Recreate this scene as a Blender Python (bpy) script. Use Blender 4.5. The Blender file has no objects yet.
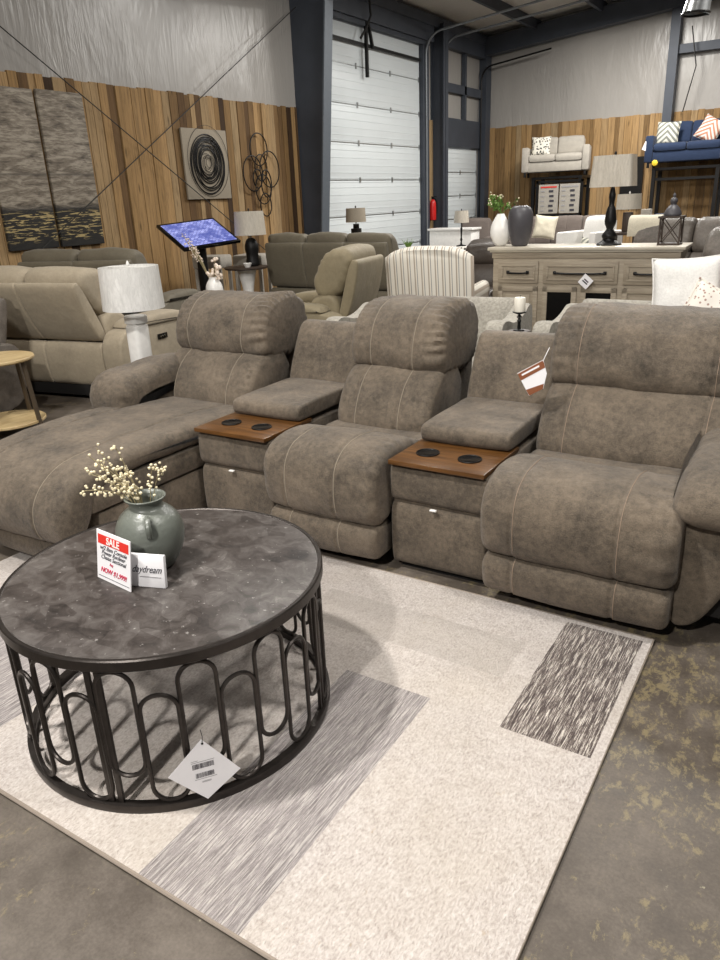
import bpy, bmesh, math, random
from math import sin, cos, pi, radians, sqrt, exp, hypot
from mathutils import Vector, Matrix, noise
random.seed(7)
SC = bpy.context.scene
COL = SC.collection

# ------------------------------------------------------------------ materials
def lin(c):
    return tuple(((v/255)/12.92 if v/255 <= .04045 else ((v/255+.055)/1.055)**2.4) for v in c)
class NT:
    def __init__(s, name):
        s.m = bpy.data.materials.new(name); s.m.use_nodes = True
        s.t = s.m.node_tree; s.n = s.t.nodes; s.l = s.t.links
        s.b = s.n['Principled BSDF']
        s.tc = s.n.new('ShaderNodeTexCoord'); s.co = s.tc.outputs['Object']
    def link(s, a, b): s.l.new(a, b)
    def map(s, scale=(1,1,1), rot=(0,0,0), loc=(0,0,0), src=None):
        m = s.n.new('ShaderNodeMapping'); m.inputs['Scale'].default_value = scale
        m.inputs['Rotation'].default_value = rot; m.inputs['Location'].default_value = loc
        s.link(src or s.co, m.inputs['Vector']); return m.outputs[0]
    def noise(s, scale, detail=4, rough=.55, src=None, dist=0):
        m = s.n.new('ShaderNodeTexNoise'); m.inputs['Scale'].default_value = scale
        m.inputs['Detail'].default_value = detail; m.inputs['Roughness'].default_value = rough
        m.inputs['Distortion'].default_value = dist
        s.link(src or s.co, m.inputs['Vector']); return m.outputs['Fac']
    def vor(s, scale, src=None, feature='F1', out='Distance'):
        m = s.n.new('ShaderNodeTexVoronoi'); m.feature = feature; m.inputs['Scale'].default_value = scale
        s.link(src or s.co, m.inputs['Vector']); return m.outputs[out]
    def ramp(s, fac, stops, interp='LINEAR'):
        r = s.n.new('ShaderNodeValToRGB'); r.color_ramp.interpolation = interp
        e = r.color_ramp.elements
        while len(e) < len(stops): e.new(.5)
        for i, (p, c) in enumerate(stops):
            e[i].position = p
            e[i].color = (c, c, c, 1) if isinstance(c, (int, float)) else (*c, 1)
        s.link(fac, r.inputs[0]); return r.outputs[0]
    def mix(s, a, b, fac, mode='MIX'):
        m = s.n.new('ShaderNodeMix'); m.data_type = 'RGBA'; m.blend_type = mode
        for sock, v in ((m.inputs[6], a), (m.inputs[7], b), (m.inputs[0], fac)):
            if isinstance(v, (int, float)): sock.default_value = v if sock.type == 'VALUE' else (v, v, v, 1)
            elif isinstance(v, tuple): sock.default_value = (*v, 1)
            else: s.link(v, sock)
        return m.outputs[2]
    def math(s, op, a, b=0.0, c=None):
        m = s.n.new('ShaderNodeMath'); m.operation = op
        for i, v in enumerate((a, b) if c is None else (a, b, c)):
            if isinstance(v, (int, float)): m.inputs[i].default_value = v
            else: s.link(v, m.inputs[i])
        return m.outputs[0]
    def xyz(s, src=None):
        m = s.n.new('ShaderNodeSeparateXYZ'); s.link(src or s.co, m.inputs[0]); return m.outputs
    def bump(s, h, strength=.3, dist=.01, prev=None):
        b = s.n.new('ShaderNodeBump'); b.inputs['Strength'].default_value = strength
        b.inputs['Distance'].default_value = dist; s.link(h, b.inputs['Height'])
        if prev: s.link(prev, b.inputs['Normal'])
        s.link(b.outputs[0], s.b.inputs['Normal']); return b.outputs[0]
    def set(s, col=None, rough=None, metal=None, spec=None, emit=None, es=1, sheen=None, trans=None, coat=None, sub=None):
        I = s.b.inputs
        if col is not None:
            if isinstance(col, tuple): I['Base Color'].default_value = (*col, 1)
            else: s.link(col, I['Base Color'])
        if rough is not None:
            if isinstance(rough, (int, float)): I['Roughness'].default_value = rough
            else: s.link(rough, I['Roughness'])
        if metal is not None: I['Metallic'].default_value = metal
        if spec is not None: I['Specular IOR Level'].default_value = spec
        if sheen is not None: I['Sheen Weight'].default_value = sheen
        if trans is not None: I['Transmission Weight'].default_value = trans
        if coat is not None: I['Coat Weight'].default_value = coat
        if emit is not None:
            if isinstance(emit, tuple): I['Emission Color'].default_value = (*emit, 1)
            else: s.link(emit, I['Emission Color'])
            I['Emission Strength'].default_value = es
        return s.m
def sc3(c, k): return tuple(v*k for v in c)
def plain(name, rgb, rough=.5, metal=0, var=.06, nscale=20, bump=0, **kw):
    t = NT(name); c = lin(rgb)
    n = t.noise(nscale, 3)
    col = t.ramp(n, [(.3, sc3(c, 1-var)), (.7, sc3(c, 1+var))])
    if bump: t.bump(t.noise(nscale*6, 4), bump, .004)
    return t.set(col, rough, metal, **kw)
def suede(name, rgb, contrast=.34, scale=5.0, rough=.72, bump=.35, sheen=.12):
    t = NT(name); c = lin(rgb)
    n1 = t.noise(scale, 6, .62, dist=.3)
    n2 = t.noise(scale*9, 4, .7)
    n3 = t.noise(scale*60, 2, .6)
    f = t.math('ADD', t.math('MULTIPLY', n1, .42), t.math('ADD', t.math('MULTIPLY', n2, .34), t.math('MULTIPLY', n3, .24)))
    col = t.ramp(f, [(.36, sc3(c, 1-contrast)), (.5, c), (.63, sc3(c, 1+contrast))])
    v = t.vor(scale*26, feature='DISTANCE_TO_EDGE')
    h = t.math('ADD', n2, t.math('MULTIPLY', t.ramp(v, [(0, 0.), (.08, 1.)]), .25))
    b0 = t.bump(t.noise(scale*2.2, 3, .5), .35, .02)
    t.bump(t.math('ADD', h, n3), bump, .004, b0)
    return t.set(col, rough, 0, .35, sheen=sheen)
def weave(name, rgb, rough=.85, var=.12, s=220):
    t = NT(name); c = lin(rgb)
    n = t.noise(s, 2, .6); n2 = t.noise(12, 3)
    f = t.math('ADD', t.math('MULTIPLY', n, .7), t.math('MULTIPLY', n2, .3))
    col = t.ramp(f, [(.35, sc3(c, 1-var*1.6)), (.65, sc3(c, 1+var*1.6))])
    b0 = t.bump(t.noise(9, 3), .3, .02)
    t.bump(n, .4, .003, b0)
    return t.set(col, rough, 0, .3, sheen=.1)

M = {}
M['suede'] = suede('brown_suede', (97, 86, 73), .68, rough=.62, bump=.7)
M['stitch'] = plain('pale_thread', (158, 146, 128), .8)
M['stitch_red'] = plain('rust_thread', (150, 130, 112), .8)
M['under'] = plain('black_underlining', (24, 22, 21), .9)
M['leg_bronze'] = plain('brushed_brown_metal', (92, 80, 66), .4, .4)
M['cream_leather'] = suede('cream_microfibre', (158, 146, 126), .16, 4, .7, .2)
M['olive_leather'] = suede('olive_taupe_microfibre', (104, 97, 82), .14, 4, .65, .2)
M['tan_leather'] = suede('sand_microfibre', (132, 121, 97), .14, 4, .6, .2)
M['dark_leather'] = suede('dark_brown_leather', (70, 62, 56), .4, 4, .38, .25, 0)
M['grey_leather'] = suede('smoky_grey_leather', (104, 97, 90), .45, 3, .42, .3, 0)
M['grey_tweed'] = weave('brown_grey_tweed', (112, 102, 96))
M['light_tweed'] = weave('light_grey_tweed', (172, 166, 156))
M['blue_fabric'] = weave('navy_fabric', (34, 48, 74))
M['white_fabric'] = weave('white_fabric', (232, 230, 226), s=90, var=.05)
M['cream_fabric'] = weave('cream_fabric', (214, 206, 186), s=120, var=.08)
M['black_metal'] = plain('black_metal', (30, 29, 29), .45, .6, bump=.1)
M['steel'] = plain('navy_grey_painted_steel', (62, 67, 76), .55, .1, .12, 3)
M['steel_light'] = plain('grey_painted_flange', (88, 95, 103), .5, .1)
M['galv'] = plain('galvanised_steel', (170, 172, 172), .3, .9, .15, 14)
M['track'] = plain('grey_track', (128, 132, 136), .45, .4)
M['door_white'] = plain('white_door_skin', (214, 220, 222), .42, 0, .02, 2)
M['white_ceramic'] = plain('white_ceramic', (238, 236, 232), .3, bump=.1)
M['ivory'] = plain('ivory_wax', (240, 234, 220), .5)
M['charcoal'] = plain('charcoal_ceramic', (74, 72, 76), .45, bump=.2)
M['black_gloss'] = plain('black_gloss', (12, 12, 13), .15)
M['chrome'] = plain('chrome', (200, 200, 200), .15, 1)
M['red'] = plain('red_paint', (190, 30, 28), .35)
M['sale_red'] = plain('red_print', (222, 52, 40), .6, var=.02)
M['paper'] = plain('white_paper', (240, 238, 240), .55, var=.02)
M['ink'] = plain('grey_black_ink', (60, 58, 66), .7)
M['pink_ink'] = plain('magenta_ink', (205, 40, 80), .7)
M['grey_ink'] = plain('pale_grey_ink', (160, 158, 160), .7)
M['white_ink'] = plain('white_print', (252, 244, 238), .7)
M['tag_brown'] = plain('brown_card', (132, 78, 48), .6)
M['leaf'] = plain('green_leaf', (96, 128, 52), .5, var=.3)
M['twig'] = plain('dry_twig', (150, 138, 104), .7)
M['berry'] = plain('cream_berry', (232, 220, 186), .5)
M['blossom'] = plain('pale_blossom', (236, 220, 204), .6)
M['cable'] = plain('dark_cable', (26, 24, 22), .6)
M['yellow'] = plain('yellow_tag', (226, 196, 50), .6)

def m_lampshade(name, rgb):
    t = NT(name); c = lin(rgb)
    st = t.map((1, 1, .25))
    n = t.noise(38, 5, .7, st, 1.2)
    t.bump(t.noise(26, 6, .75, st, 2.0), .8, .012)
    return t.set(t.ramp(n, [(.35, sc3(c, .86)), (.62, sc3(c, 1.04))]), .28, 0, .6)
M['shade_white'] = m_lampshade('film_wrapped_white_shade', (236, 234, 230))
M['shade_beige'] = m_lampshade('film_wrapped_beige_shade', (198, 190, 176))
M['shade_linen'] = plain('linen_shade', (150, 140, 124), .8, bump=.3, nscale=60)

def m_vase():
    t = NT('grey_green_glaze')
    n = t.noise(9, 5, .6); sp = t.vor(70)
    sp2 = t.math('MULTIPLY', t.ramp(sp, [(.05, 1.), (.13, 0.)]), t.ramp(t.noise(16, 2), [(.5, 0.), (.6, 1.)]))
    c = t.ramp(n, [(.3, lin((80, 84, 78))), (.7, lin((114, 118, 111)))])
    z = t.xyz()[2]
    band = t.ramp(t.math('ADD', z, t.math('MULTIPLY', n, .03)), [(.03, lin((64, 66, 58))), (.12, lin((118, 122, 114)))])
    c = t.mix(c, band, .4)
    c = t.mix(c, lin((190, 192, 186)), sp2)
    t.bump(t.noise(60, 4), .35, .004)
    return t.set(c, .34, 0, .5)
M['vase'] = m_vase()

def m_tabletop():
    t = NT('bronzed_slate_top')
    v = t.vor(13, t.map((1, 1.7, 1), (0, 0, .6)), out='Color')
    g = t.n.new('ShaderNodeSeparateColor'); t.link(v, g.inputs[0])
    n = t.noise(14, 8, .7, dist=1.0); n2 = t.noise(5, 5, .6)
    f = t.math('ADD', t.math('MULTIPLY', n, .55), t.math('ADD', t.math('MULTIPLY', g.outputs[0], .12), t.math('MULTIPLY', n2, .33)))
    c = t.ramp(f, [(.34, lin((34, 30, 28))), (.47, lin((62, 56, 53))), (.6, lin((88, 83, 80))), (.72, lin((128, 123, 119)))])
    sp = t.math('MULTIPLY', t.ramp(t.noise(60, 3, .6), [(.66, 0.), (.72, 1.)]), .5)
    c = t.mix(c, lin((170, 166, 162)), sp)
    t.bump(n, .12, .004)
    return t.set(c, t.ramp(n2, [(.3, .30), (.7, .45)]), 0, .4)
M['tabletop'] = m_tabletop()
M['bronze'] = plain('dark_bronze_metal', (62, 57, 54), .36, .7, .15, 30, bump=.1)

def m_wood(name, dark, light, axis=0, rough=.45, sc=1.0):
    t = NT(name)
    s = [14*sc]*3; s[axis] = 1.1*sc
    n = t.noise(3, 6, .65, t.map(tuple(s)), .8)
    s2 = [80*sc]*3; s2[axis] = 2*sc
    n2 = t.noise(3, 3, .5, t.map(tuple(s2)))
    f = t.math('ADD', t.math('MULTIPLY', n, .7), t.math('MULTIPLY', n2, .3))
    c = t.ramp(f, [(.32, lin(dark)), (.68, lin(light))])
    t.bump(n2, .2, .003)
    return t.set(c, rough)
M['walnut'] = m_wood('walnut_tray', (54, 34, 17), (116, 78, 40), 0, .28)
M['oak'] = m_wood('pale_oak', (166, 140, 96), (214, 192, 148), 1, .45)
M['grey_oak'] = m_wood('greige_oak', (132, 120, 104), (172, 160, 140), 0, .6)
M['grey_oak_top'] = m_wood('pale_greige_oak_top', (170, 162, 146), (206, 198, 182), 0, .4)
M['darkwood'] = m_wood('dark_brown_wood', (46, 36, 30), (76, 62, 52), 2, .5)

def m_planks():
    t = NT('weathered_plank_boards')
    a = t.n.new('ShaderNodeAttribute'); a.attribute_name = 'rnd'
    r = a.outputs['Fac']
    cx = t.n.new('ShaderNodeCombineXYZ'); t.link(t.math('MULTIPLY', r, 37.0), cx.inputs[2])
    va = t.n.new('ShaderNodeVectorMath'); va.operation = 'ADD'
    t.link(t.co, va.inputs[0]); t.link(cx.outputs[0], va.inputs[1])
    p = t.map((12, 12, .8), src=va.outputs[0])
    n = t.noise(2.2, 7, .7, p, 1.2)
    p2 = t.map((60, 60, 1.4), src=va.outputs[0])
    n2 = t.noise(2, 3, .6, p2)
    base = t.ramp(r, [(0., lin((58, 42, 29))), (.16, lin((104, 79, 52))), (.4, lin((152, 121, 80))), (.7, lin((176, 142, 98))), (1., lin((162, 138, 104)))])
    f = t.math('ADD', t.math('MULTIPLY', n, .7), t.math('MULTIPLY', n2, .3))
    g = t.ramp(f, [(.3, .34), (.5, .88), (.68, 1.15)])
    c = t.mix(base, g, 1.0, 'MULTIPLY')
    kn = t.ramp(t.vor(1.0, t.map((7, 7, 1.6), src=va.outputs[0])), [(.04, .25), (.13, 1.)])
    c = t.mix(c, kn, .8, 'MULTIPLY')
    t.bump(f, .4, .006)
    return t.set(c, .72, 0, .25)
M['planks'] = m_planks()

def m_vinyl(name='white_vinyl_insulation', rgb=(158, 154, 149)):
    t = NT(name); c = lin(rgb)
    n = t.noise(1.2, 3, .5, t.map((1, 1, .4)))
    col = t.ramp(n, [(.3, sc3(c, .92)), (.7, sc3(c, 1.06))])
    w = t.noise(4.5, 3, .6, t.map((3.4, 3.4, .5), rot=(.12, .12, 0)), 1.0)
    w2 = t.noise(2.0, 4, .6, t.map((1.2, 1.2, .35)), .4)
    wm = t.math('MULTIPLY', w, t.ramp(t.noise(.55, 2), [(.48, 0.), (.62, 1.)]))
    b = t.bump(w2, .13, .2)
    t.bump(wm, .3, .04, b)
    return t.set(col, .3, 0, .5)
M['vinyl'] = m_vinyl()
M['roof'] = m_vinyl('white_roof_liner', (214, 210, 202))

def m_floor():
    t = NT('worn_painted_concrete')
    n = t.noise(1.3, 6, .6, dist=.4); n2 = t.noise(9, 8, .7); n3 = t.noise(120, 3, .6)
    c = t.ramp(t.math('ADD', t.math('MULTIPLY', n, .5), t.math('ADD', t.math('MULTIPLY', n2, .35), t.math('MULTIPLY', n3, .15))),
               [(.36, lin((60, 53, 47))), (.5, lin((88, 80, 72))), (.64, lin((116, 107, 98)))])
    big = t.noise(1.1, 3, .5, t.map(loc=(3.3, 1.9, 0)))
    fl = t.noise(19, 9, .8, t.map((1.3, .8, 1), rot=(0, 0, .5)), .3)
    mask = t.ramp(t.math('ADD', fl, t.math('MULTIPLY', t.math('SUBTRACT', big, .5), .55)), [(.585, 0.), (.66, 1.)])
    c = t.mix(c, lin((150, 136, 100)), t.math('MULTIPLY', mask, .5))
    spk = t.ramp(t.noise(22, 4, .7), [(.69, 0.), (.73, 1.)])
    c = t.mix(c, lin((172, 166, 140)), t.math('MULTIPLY', spk, .6))
    sc = t.ramp(t.noise(3.0, 5, .6, t.map((1.2, 16, 1), rot=(0, 0, .9)), .3), [(.68, 0.), (.71, 1.)])
    c = t.mix(c, lin((150, 144, 130)), t.math('MULTIPLY', sc, .35))
    t.bump(n2, .15, .006)
    return t.set(c, t.ramp(n2, [(.3, .38), (.7, .58)]), 0, .45)
M['floor'] = m_floor()

def m_rug():
    # world-aligned patches: object origin is the world origin
    t = NT('woven_wool_rug')
    X, Y, Z = t.xyz()
    def box(x0, x1, y0, y1):
        def ge(v, a): return t.math('GREATER_THAN', v, a)
        a = t.math('MULTIPLY', ge(X, x0), t.math('SUBTRACT', 1., ge(X, x1)))
        b = t.math('MULTIPLY', ge(Y, y0), t.math('SUBTRACT', 1., ge(Y, y1)))
        return t.math('MULTIPLY', a, b)
    nub = t.noise(150, 3, .7, t.map((1, .55, 1), rot=(0, 0, .1)))
    nub2 = t.noise(40, 4, .6)
    soft = t.noise(2.0, 3, .5)
    ivory = t.ramp(t.math('ADD', t.math('MULTIPLY', nub, .7), t.math('MULTIPLY', nub2, .3)), [(.33, lin((162, 151, 145))), (.5, lin((194, 185, 179))), (.66, lin((214, 207, 202)))])
    ivory = t.mix(ivory, lin((190, 178, 160)), t.math('MULTIPLY', t.ramp(soft, [(.4, 0.), (.7, 1.)]), .3))
    fleck = t.ramp(t.noise(26, 4, .7, t.map((1.4, .7, 1), loc=(2, 5, 0))), [(.67, 0.), (.71, 1.)])
    ivory = t.mix(ivory, lin((168, 144, 110)), t.math('MULTIPLY', fleck, .35))
    st = t.noise(1, 5, .8, t.map((260, 9, 1)), .2)
    streak_g = t.ramp(st, [(.40, lin((104, 98, 98))), (.5, lin((144, 137, 137))), (.6, lin((196, 189, 184)))])
    st2 = t.noise(1, 5, .85, t.map((210, 10, 1), loc=(1, 7, 0)), .2)
    streak_d = t.ramp(st2, [(.44, lin((66, 56, 54))), (.52, lin((120, 108, 102))), (.58, lin((212, 204, 194)))])
    mid = t.mix(ivory, lin((160, 152, 144)), .42)
    c = t.mix(ivory, streak_g, t.math('MULTIPLY', box(-1.19, -.875, .7, 1.72), .85))
    c = t.mix(c, streak_d, box(-.635, -.365, 1.70, 2.36))
    c = t.mix(c, mid, t.math('MULTIPLY', box(-1.55, -.72, 1.93, 2.16), .8))
    c = t.mix(c, streak_g, t.math('MULTIPLY', box(-2.6, -1.98, .95, 1.42), .9))
    c = t.mix(c, mid, t.math('MULTIPLY', box(-3.2, -2.5, 1.6, 2.1), .7))
    b0 = t.bump(nub, .9, .006)
    t.bump(st, .3, .004, b0)
    return t.set(c, .95, 0, .15, sheen=.15)
M['rug'] = m_rug()
M['rug_edge'] = plain('rug_binding', (150, 138, 126), .9, bump=.5, nscale=40)

def m_stripes():
    t = NT('striped_upholstery')
    X, Y, Z = t.xyz()
    w = t.math('FRACT', t.math('MULTIPLY', X, 15.0))
    c = t.ramp(w, [(0., lin((224, 218, 206))), (.36, lin((224, 218, 206))), (.40, lin((128, 126, 126))), (.46, lin((128, 126, 126))), (.50, lin((224, 218, 206))), (.66, lin((224, 218, 206))), (.7, lin((166, 152, 136))), (.84, lin((166, 152, 136))), (.88, lin((224, 218, 206)))])
    t.bump(t.noise(160, 2), .3, .003)
    return t.set(c, .85, sheen=.1)
M['stripes'] = m_stripes()
def m_pattern(name, c1, c2, scale, kind='check'):
    t = NT(name)
    if kind == 'check':
        v = t.vor(scale, t.map((1, 1, 1), rot=(0, .785, 0)))
        f = t.ramp(v, [(.34, 0.), (.4, 1.)])
    elif kind == 'dots':
        f = t.ramp(t.vor(scale), [(.25, 0.), (.32, 1.)])
    else:
        X, Y, Z = t.xyz()
        w = t.math('FRACT', t.math('MULTIPLY', t.math('ADD', t.math('ABSOLUTE', X), Z), scale))
        f = t.ramp(w, [(.45, 0.), (.55, 1.)])
    t.bump(t.noise(150, 2), .3, .003)
    return t.set(t.mix(lin(c1), lin(c2), f), .85)
M['pat_bw'] = m_pattern('black_ivory_lattice', (26, 26, 28), (226, 222, 210), 22, 'check')
M['pat_dots'] = m_pattern('taupe_dotted_ivory', (168, 140, 130), (232, 226, 216), 45, 'dots')
M['pat_chev'] = m_pattern('rust_chevron', (176, 120, 96), (206, 204, 196), 11, 'chev')
M['pat_grey'] = m_pattern('grey_ivory_chevron', (120, 122, 116), (206, 204, 190), 9, 'chev')
M['pat_lattice'] = m_pattern('white_pierced_lattice', (74, 70, 66), (226, 222, 214), 16, 'check')

def m_painting():
    t = NT('abstract_landscape_canvas')
    X, Y, Z = t.xyz()
    n = t.noise(3, 6, .7, t.map((1, 1.2, 6)), .6); n2 = t.noise(22, 5, .7, t.map((1, .5, 3.0)))
    f = t.math('ADD', t.math('MULTIPLY', n, .7), t.math('MULTIPLY', n2, .3))
    sky = t.ramp(f, [(.36, lin((74, 66, 57))), (.48, lin((122, 112, 99))), (.58, lin((158, 149, 135)))])
    hz = t.math('ADD', Z, t.math('MULTIPLY', n, .08))
    dark = t.ramp(f, [(.3, lin((22, 22, 24))), (.6, lin((46, 44, 42)))])
    gold = t.ramp(t.noise(5, 5, .65, t.map((1, 1.0, 9)), .4), [(.53, 0.), (.57, 1.)])
    inb = t.ramp(Z, [(.05, 0.), (.1, 1.), (.36, 1.), (.40, 0.)])
    dark = t.mix(dark, lin((180, 160, 112)), t.math('MULTIPLY', gold, inb))
    c = t.mix(dark, sky, t.ramp(hz, [(.44, 0.), (.50, 1.)]))
    line = t.ramp(t.math('ADD', Z, t.math('MULTIPLY', n, .03)), [(.76, 0.), (.78, .7), (.80, 0.)])
    c = t.mix(c, lin((60, 54, 48)), line)
    t.bump(n2, .4, .004)
    return t.set(c, .7)
M['painting'] = m_painting()

def m_screen():
    t = NT('lit_screen')
    X, Y, Z = t.xyz()
    # bricks of window tiles
    b = t.n.new('ShaderNodeTexBrick'); t.link(t.map((1, 1, 1)), b.inputs['Vector'])
    b.inputs['Scale'].default_value = 9; b.inputs['Mortar Size'].default_value = .03
    b.inputs['Color1'].default_value = (*lin((176, 182, 240)), 1); b.inputs['Color2'].default_value = (*lin((110, 120, 190)), 1)
    b.inputs['Mortar'].default_value = (*lin((50, 54, 120)), 1)
    n = t.noise(9, 3)
    c = t.mix(b.outputs['Color'], lin((70, 80, 150)), t.ramp(n, [(.45, 0.), (.6, .8)]))
    return t.set((0.01, .01, .02), .2, emit=c, es=.9)
M['screen'] = m_screen()

# ------------------------------------------------------------------ mesh helpers
class MB:
    def __init__(s): s.bm = bmesh.new()
    def box(s, c, d, bevel=0, rot=None, seg=2):
        r = bmesh.ops.create_cube(s.bm, size=1)
        vs = r['verts']
        for v in vs: v.co = Vector((v.co.x*d[0], v.co.y*d[1], v.co.z*d[2]))
        if bevel:
            es = list({e for v in vs for e in v.link_edges})
            rb = bmesh.ops.bevel(s.bm, geom=es, offset=bevel, segments=seg, profile=.5, affect='EDGES')
            vs = list({v for f in rb['faces'] for v in f.verts} | {v for v in vs if v.is_valid})
        Mx = Matrix.Translation(Vector(c)) @ (rot.to_4x4() if rot else Matrix.Identity(4))
        for v in vs: v.co = Mx @ v.co
        return s
    def box2(s, a, b, bevel=0):
        return s.box([(a[i]+b[i])/2 for i in range(3)], [abs(b[i]-a[i]) for i in range(3)], bevel)
    def grid_faces(s, rings, close_u=True, close_v=False, caps=True):
        n = len(rings[0]); R = [[s.bm.verts.new(p) for p in r] for r in rings]
        m = len(R)
        for i in range(m if close_v else m-1):
            a = R[i]; b = R[(i+1) % m]
            for j in range(n if close_u else n-1):
                k = (j+1) % n
                try: s.bm.faces.new((a[j], a[k], b[k], b[j]))
                except ValueError: pass
        if caps and not close_v:
            try: s.bm.faces.new(R[0][::-1])
            except ValueError: pass
            try: s.bm.faces.new(R[-1])
            except ValueError: pass
        return s
    def tube(s, pts, r, n=8, closed=False, caps=True):
        pts = [Vector(p) for p in pts]; rings = []; m = len(pts)
        up = None
        for i, p in enumerate(pts):
            a = pts[(i-1) % m] if (closed or i > 0) else p
            b = pts[(i+1) % m] if (closed or i < m-1) else p
            t = (b-a).normalized()
            if up is None:
                up = t.orthogonal().normalized()
            up = (up - t*up.dot(t))
            if up.length < 1e-6: up = t.orthogonal()
            up.normalize(); w = t.cross(up)
            rr = r[i] if isinstance(r, (list, tuple)) else r
            rings.append([p + (up*cos(2*pi*k/n) + w*sin(2*pi*k/n))*rr for k in range(n)])
        return s.grid_faces(rings, True, closed, caps)
    def lathe(s, prof, n=32, c=(0,0,0)):
        rings = [[(c[0]+max(r, .0005)*cos(2*pi*k/n), c[1]+max(r, .0005)*sin(2*pi*k/n), c[2]+z) for k in range(n)] for r, z in prof]
        return s.grid_faces(rings, caps=not (prof[0] == prof[-1]))
    def poly(s, pts, thick):
        # flat polygon with a thickness along its normal
        P = [Vector(p) for p in pts]; nrm = (P[1]-P[0]).cross(P[2]-P[1]).normalized()*thick
        return s.grid_faces([[p for p in P], [p-nrm for p in P]])
    def ball(s, c, r, sub=1):
        bmesh.ops.create_icosphere(s.bm, subdivisions=sub, radius=r, matrix=Matrix.Translation(Vector(c)))
        return s
    def mesh(s, name, ang=38, smooth=True):
        bmesh.ops.recalc_face_normals(s.bm, faces=s.bm.faces)
        me = bpy.data.meshes.new(name); s.bm.to_mesh(me); s.bm.free()
        if smooth:
            me.shade_smooth(); me.set_sharp_from_angle(angle=radians(ang))
        return me
def obj(name, mb, mat, parent=None, ang=38, loc=None, rot=None):
    me = mb if isinstance(mb, bpy.types.Mesh) else mb.mesh(name, ang)
    if mat is not None:
        me.materials.clear(); me.materials.append(M[mat] if isinstance(mat, str) else mat)
    o = bpy.data.objects.new(name, me); COL.objects.link(o)
    if parent: o.parent = parent
    if loc: o.location = loc
    if rot: o.rotation_euler = rot
    return o
def thing(name, label, cat, loc=(0,0,0), rz=0, group=None):
    o = bpy.data.objects.new(name, None); COL.objects.link(o)
    o.location = loc; o.rotation_euler = (0, 0, rz); o.empty_display_size = .1
    return tag(o, label, cat, group)
def tag(o, label, cat, group=None):
    o['label'] = label; o['category'] = cat
    if group: o['group'] = group
    return o
def struct(name, mb, mat, ang=38):
    o = obj(name, mb, mat, None, ang); o['kind'] = 'structure'; return o
def dup(o, loc=None, rz=None, label=None, parent=None):
    c = o.copy(); COL.objects.link(c)
    if parent: c.parent = parent
    if loc is not None: c.location = loc
    if rz is not None: c.rotation_euler = (0, 0, rz)
    if label: c['label'] = label
    for ch in list(o.children): dup(ch, parent=c)
    return c

def chaikin(pts, it=3):
    for _ in range(it):
        q = []
        for i in range(len(pts)):
            a = pts[i]; b = pts[(i+1) % len(pts)]
            q.append((a[0]*.75+b[0]*.25, a[1]*.75+b[1]*.25)); q.append((a[0]*.25+b[0]*.75, a[1]*.25+b[1]*.75))
        pts = q
    return pts
def resample(pts, n):
    L = [0]
    for i in range(len(pts)):
        a = pts[i]; b = pts[(i+1) % len(pts)]; L.append(L[-1]+hypot(b[0]-a[0], b[1]-a[1]))
    out = []; j = 0
    for k in range(n):
        t = L[-1]*k/n
        while L[j+1] < t: j += 1
        a = pts[j % len(pts)]; b = pts[(j+1) % len(pts)]; f = (t-L[j])/max(L[j+1]-L[j], 1e-9)
        out.append((a[0]+(b[0]-a[0])*f, a[1]+(b[1]-a[1])*f))
    return out
def profile(pts, n=64, it=3):
    p = resample(chaikin(pts, it), n)
    A = sum(p[i][0]*p[(i+1) % n][1]-p[(i+1) % n][0]*p[i][1] for i in range(n))
    if A < 0: p = p[::-1]
    N = []
    for i in range(n):
        a = p[i-1]; b = p[(i+1) % n]; d = (b[0]-a[0], b[1]-a[1]); l = hypot(*d) or 1
        N.append((d[1]/l, -d[0]/l))
    return p, N
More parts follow.
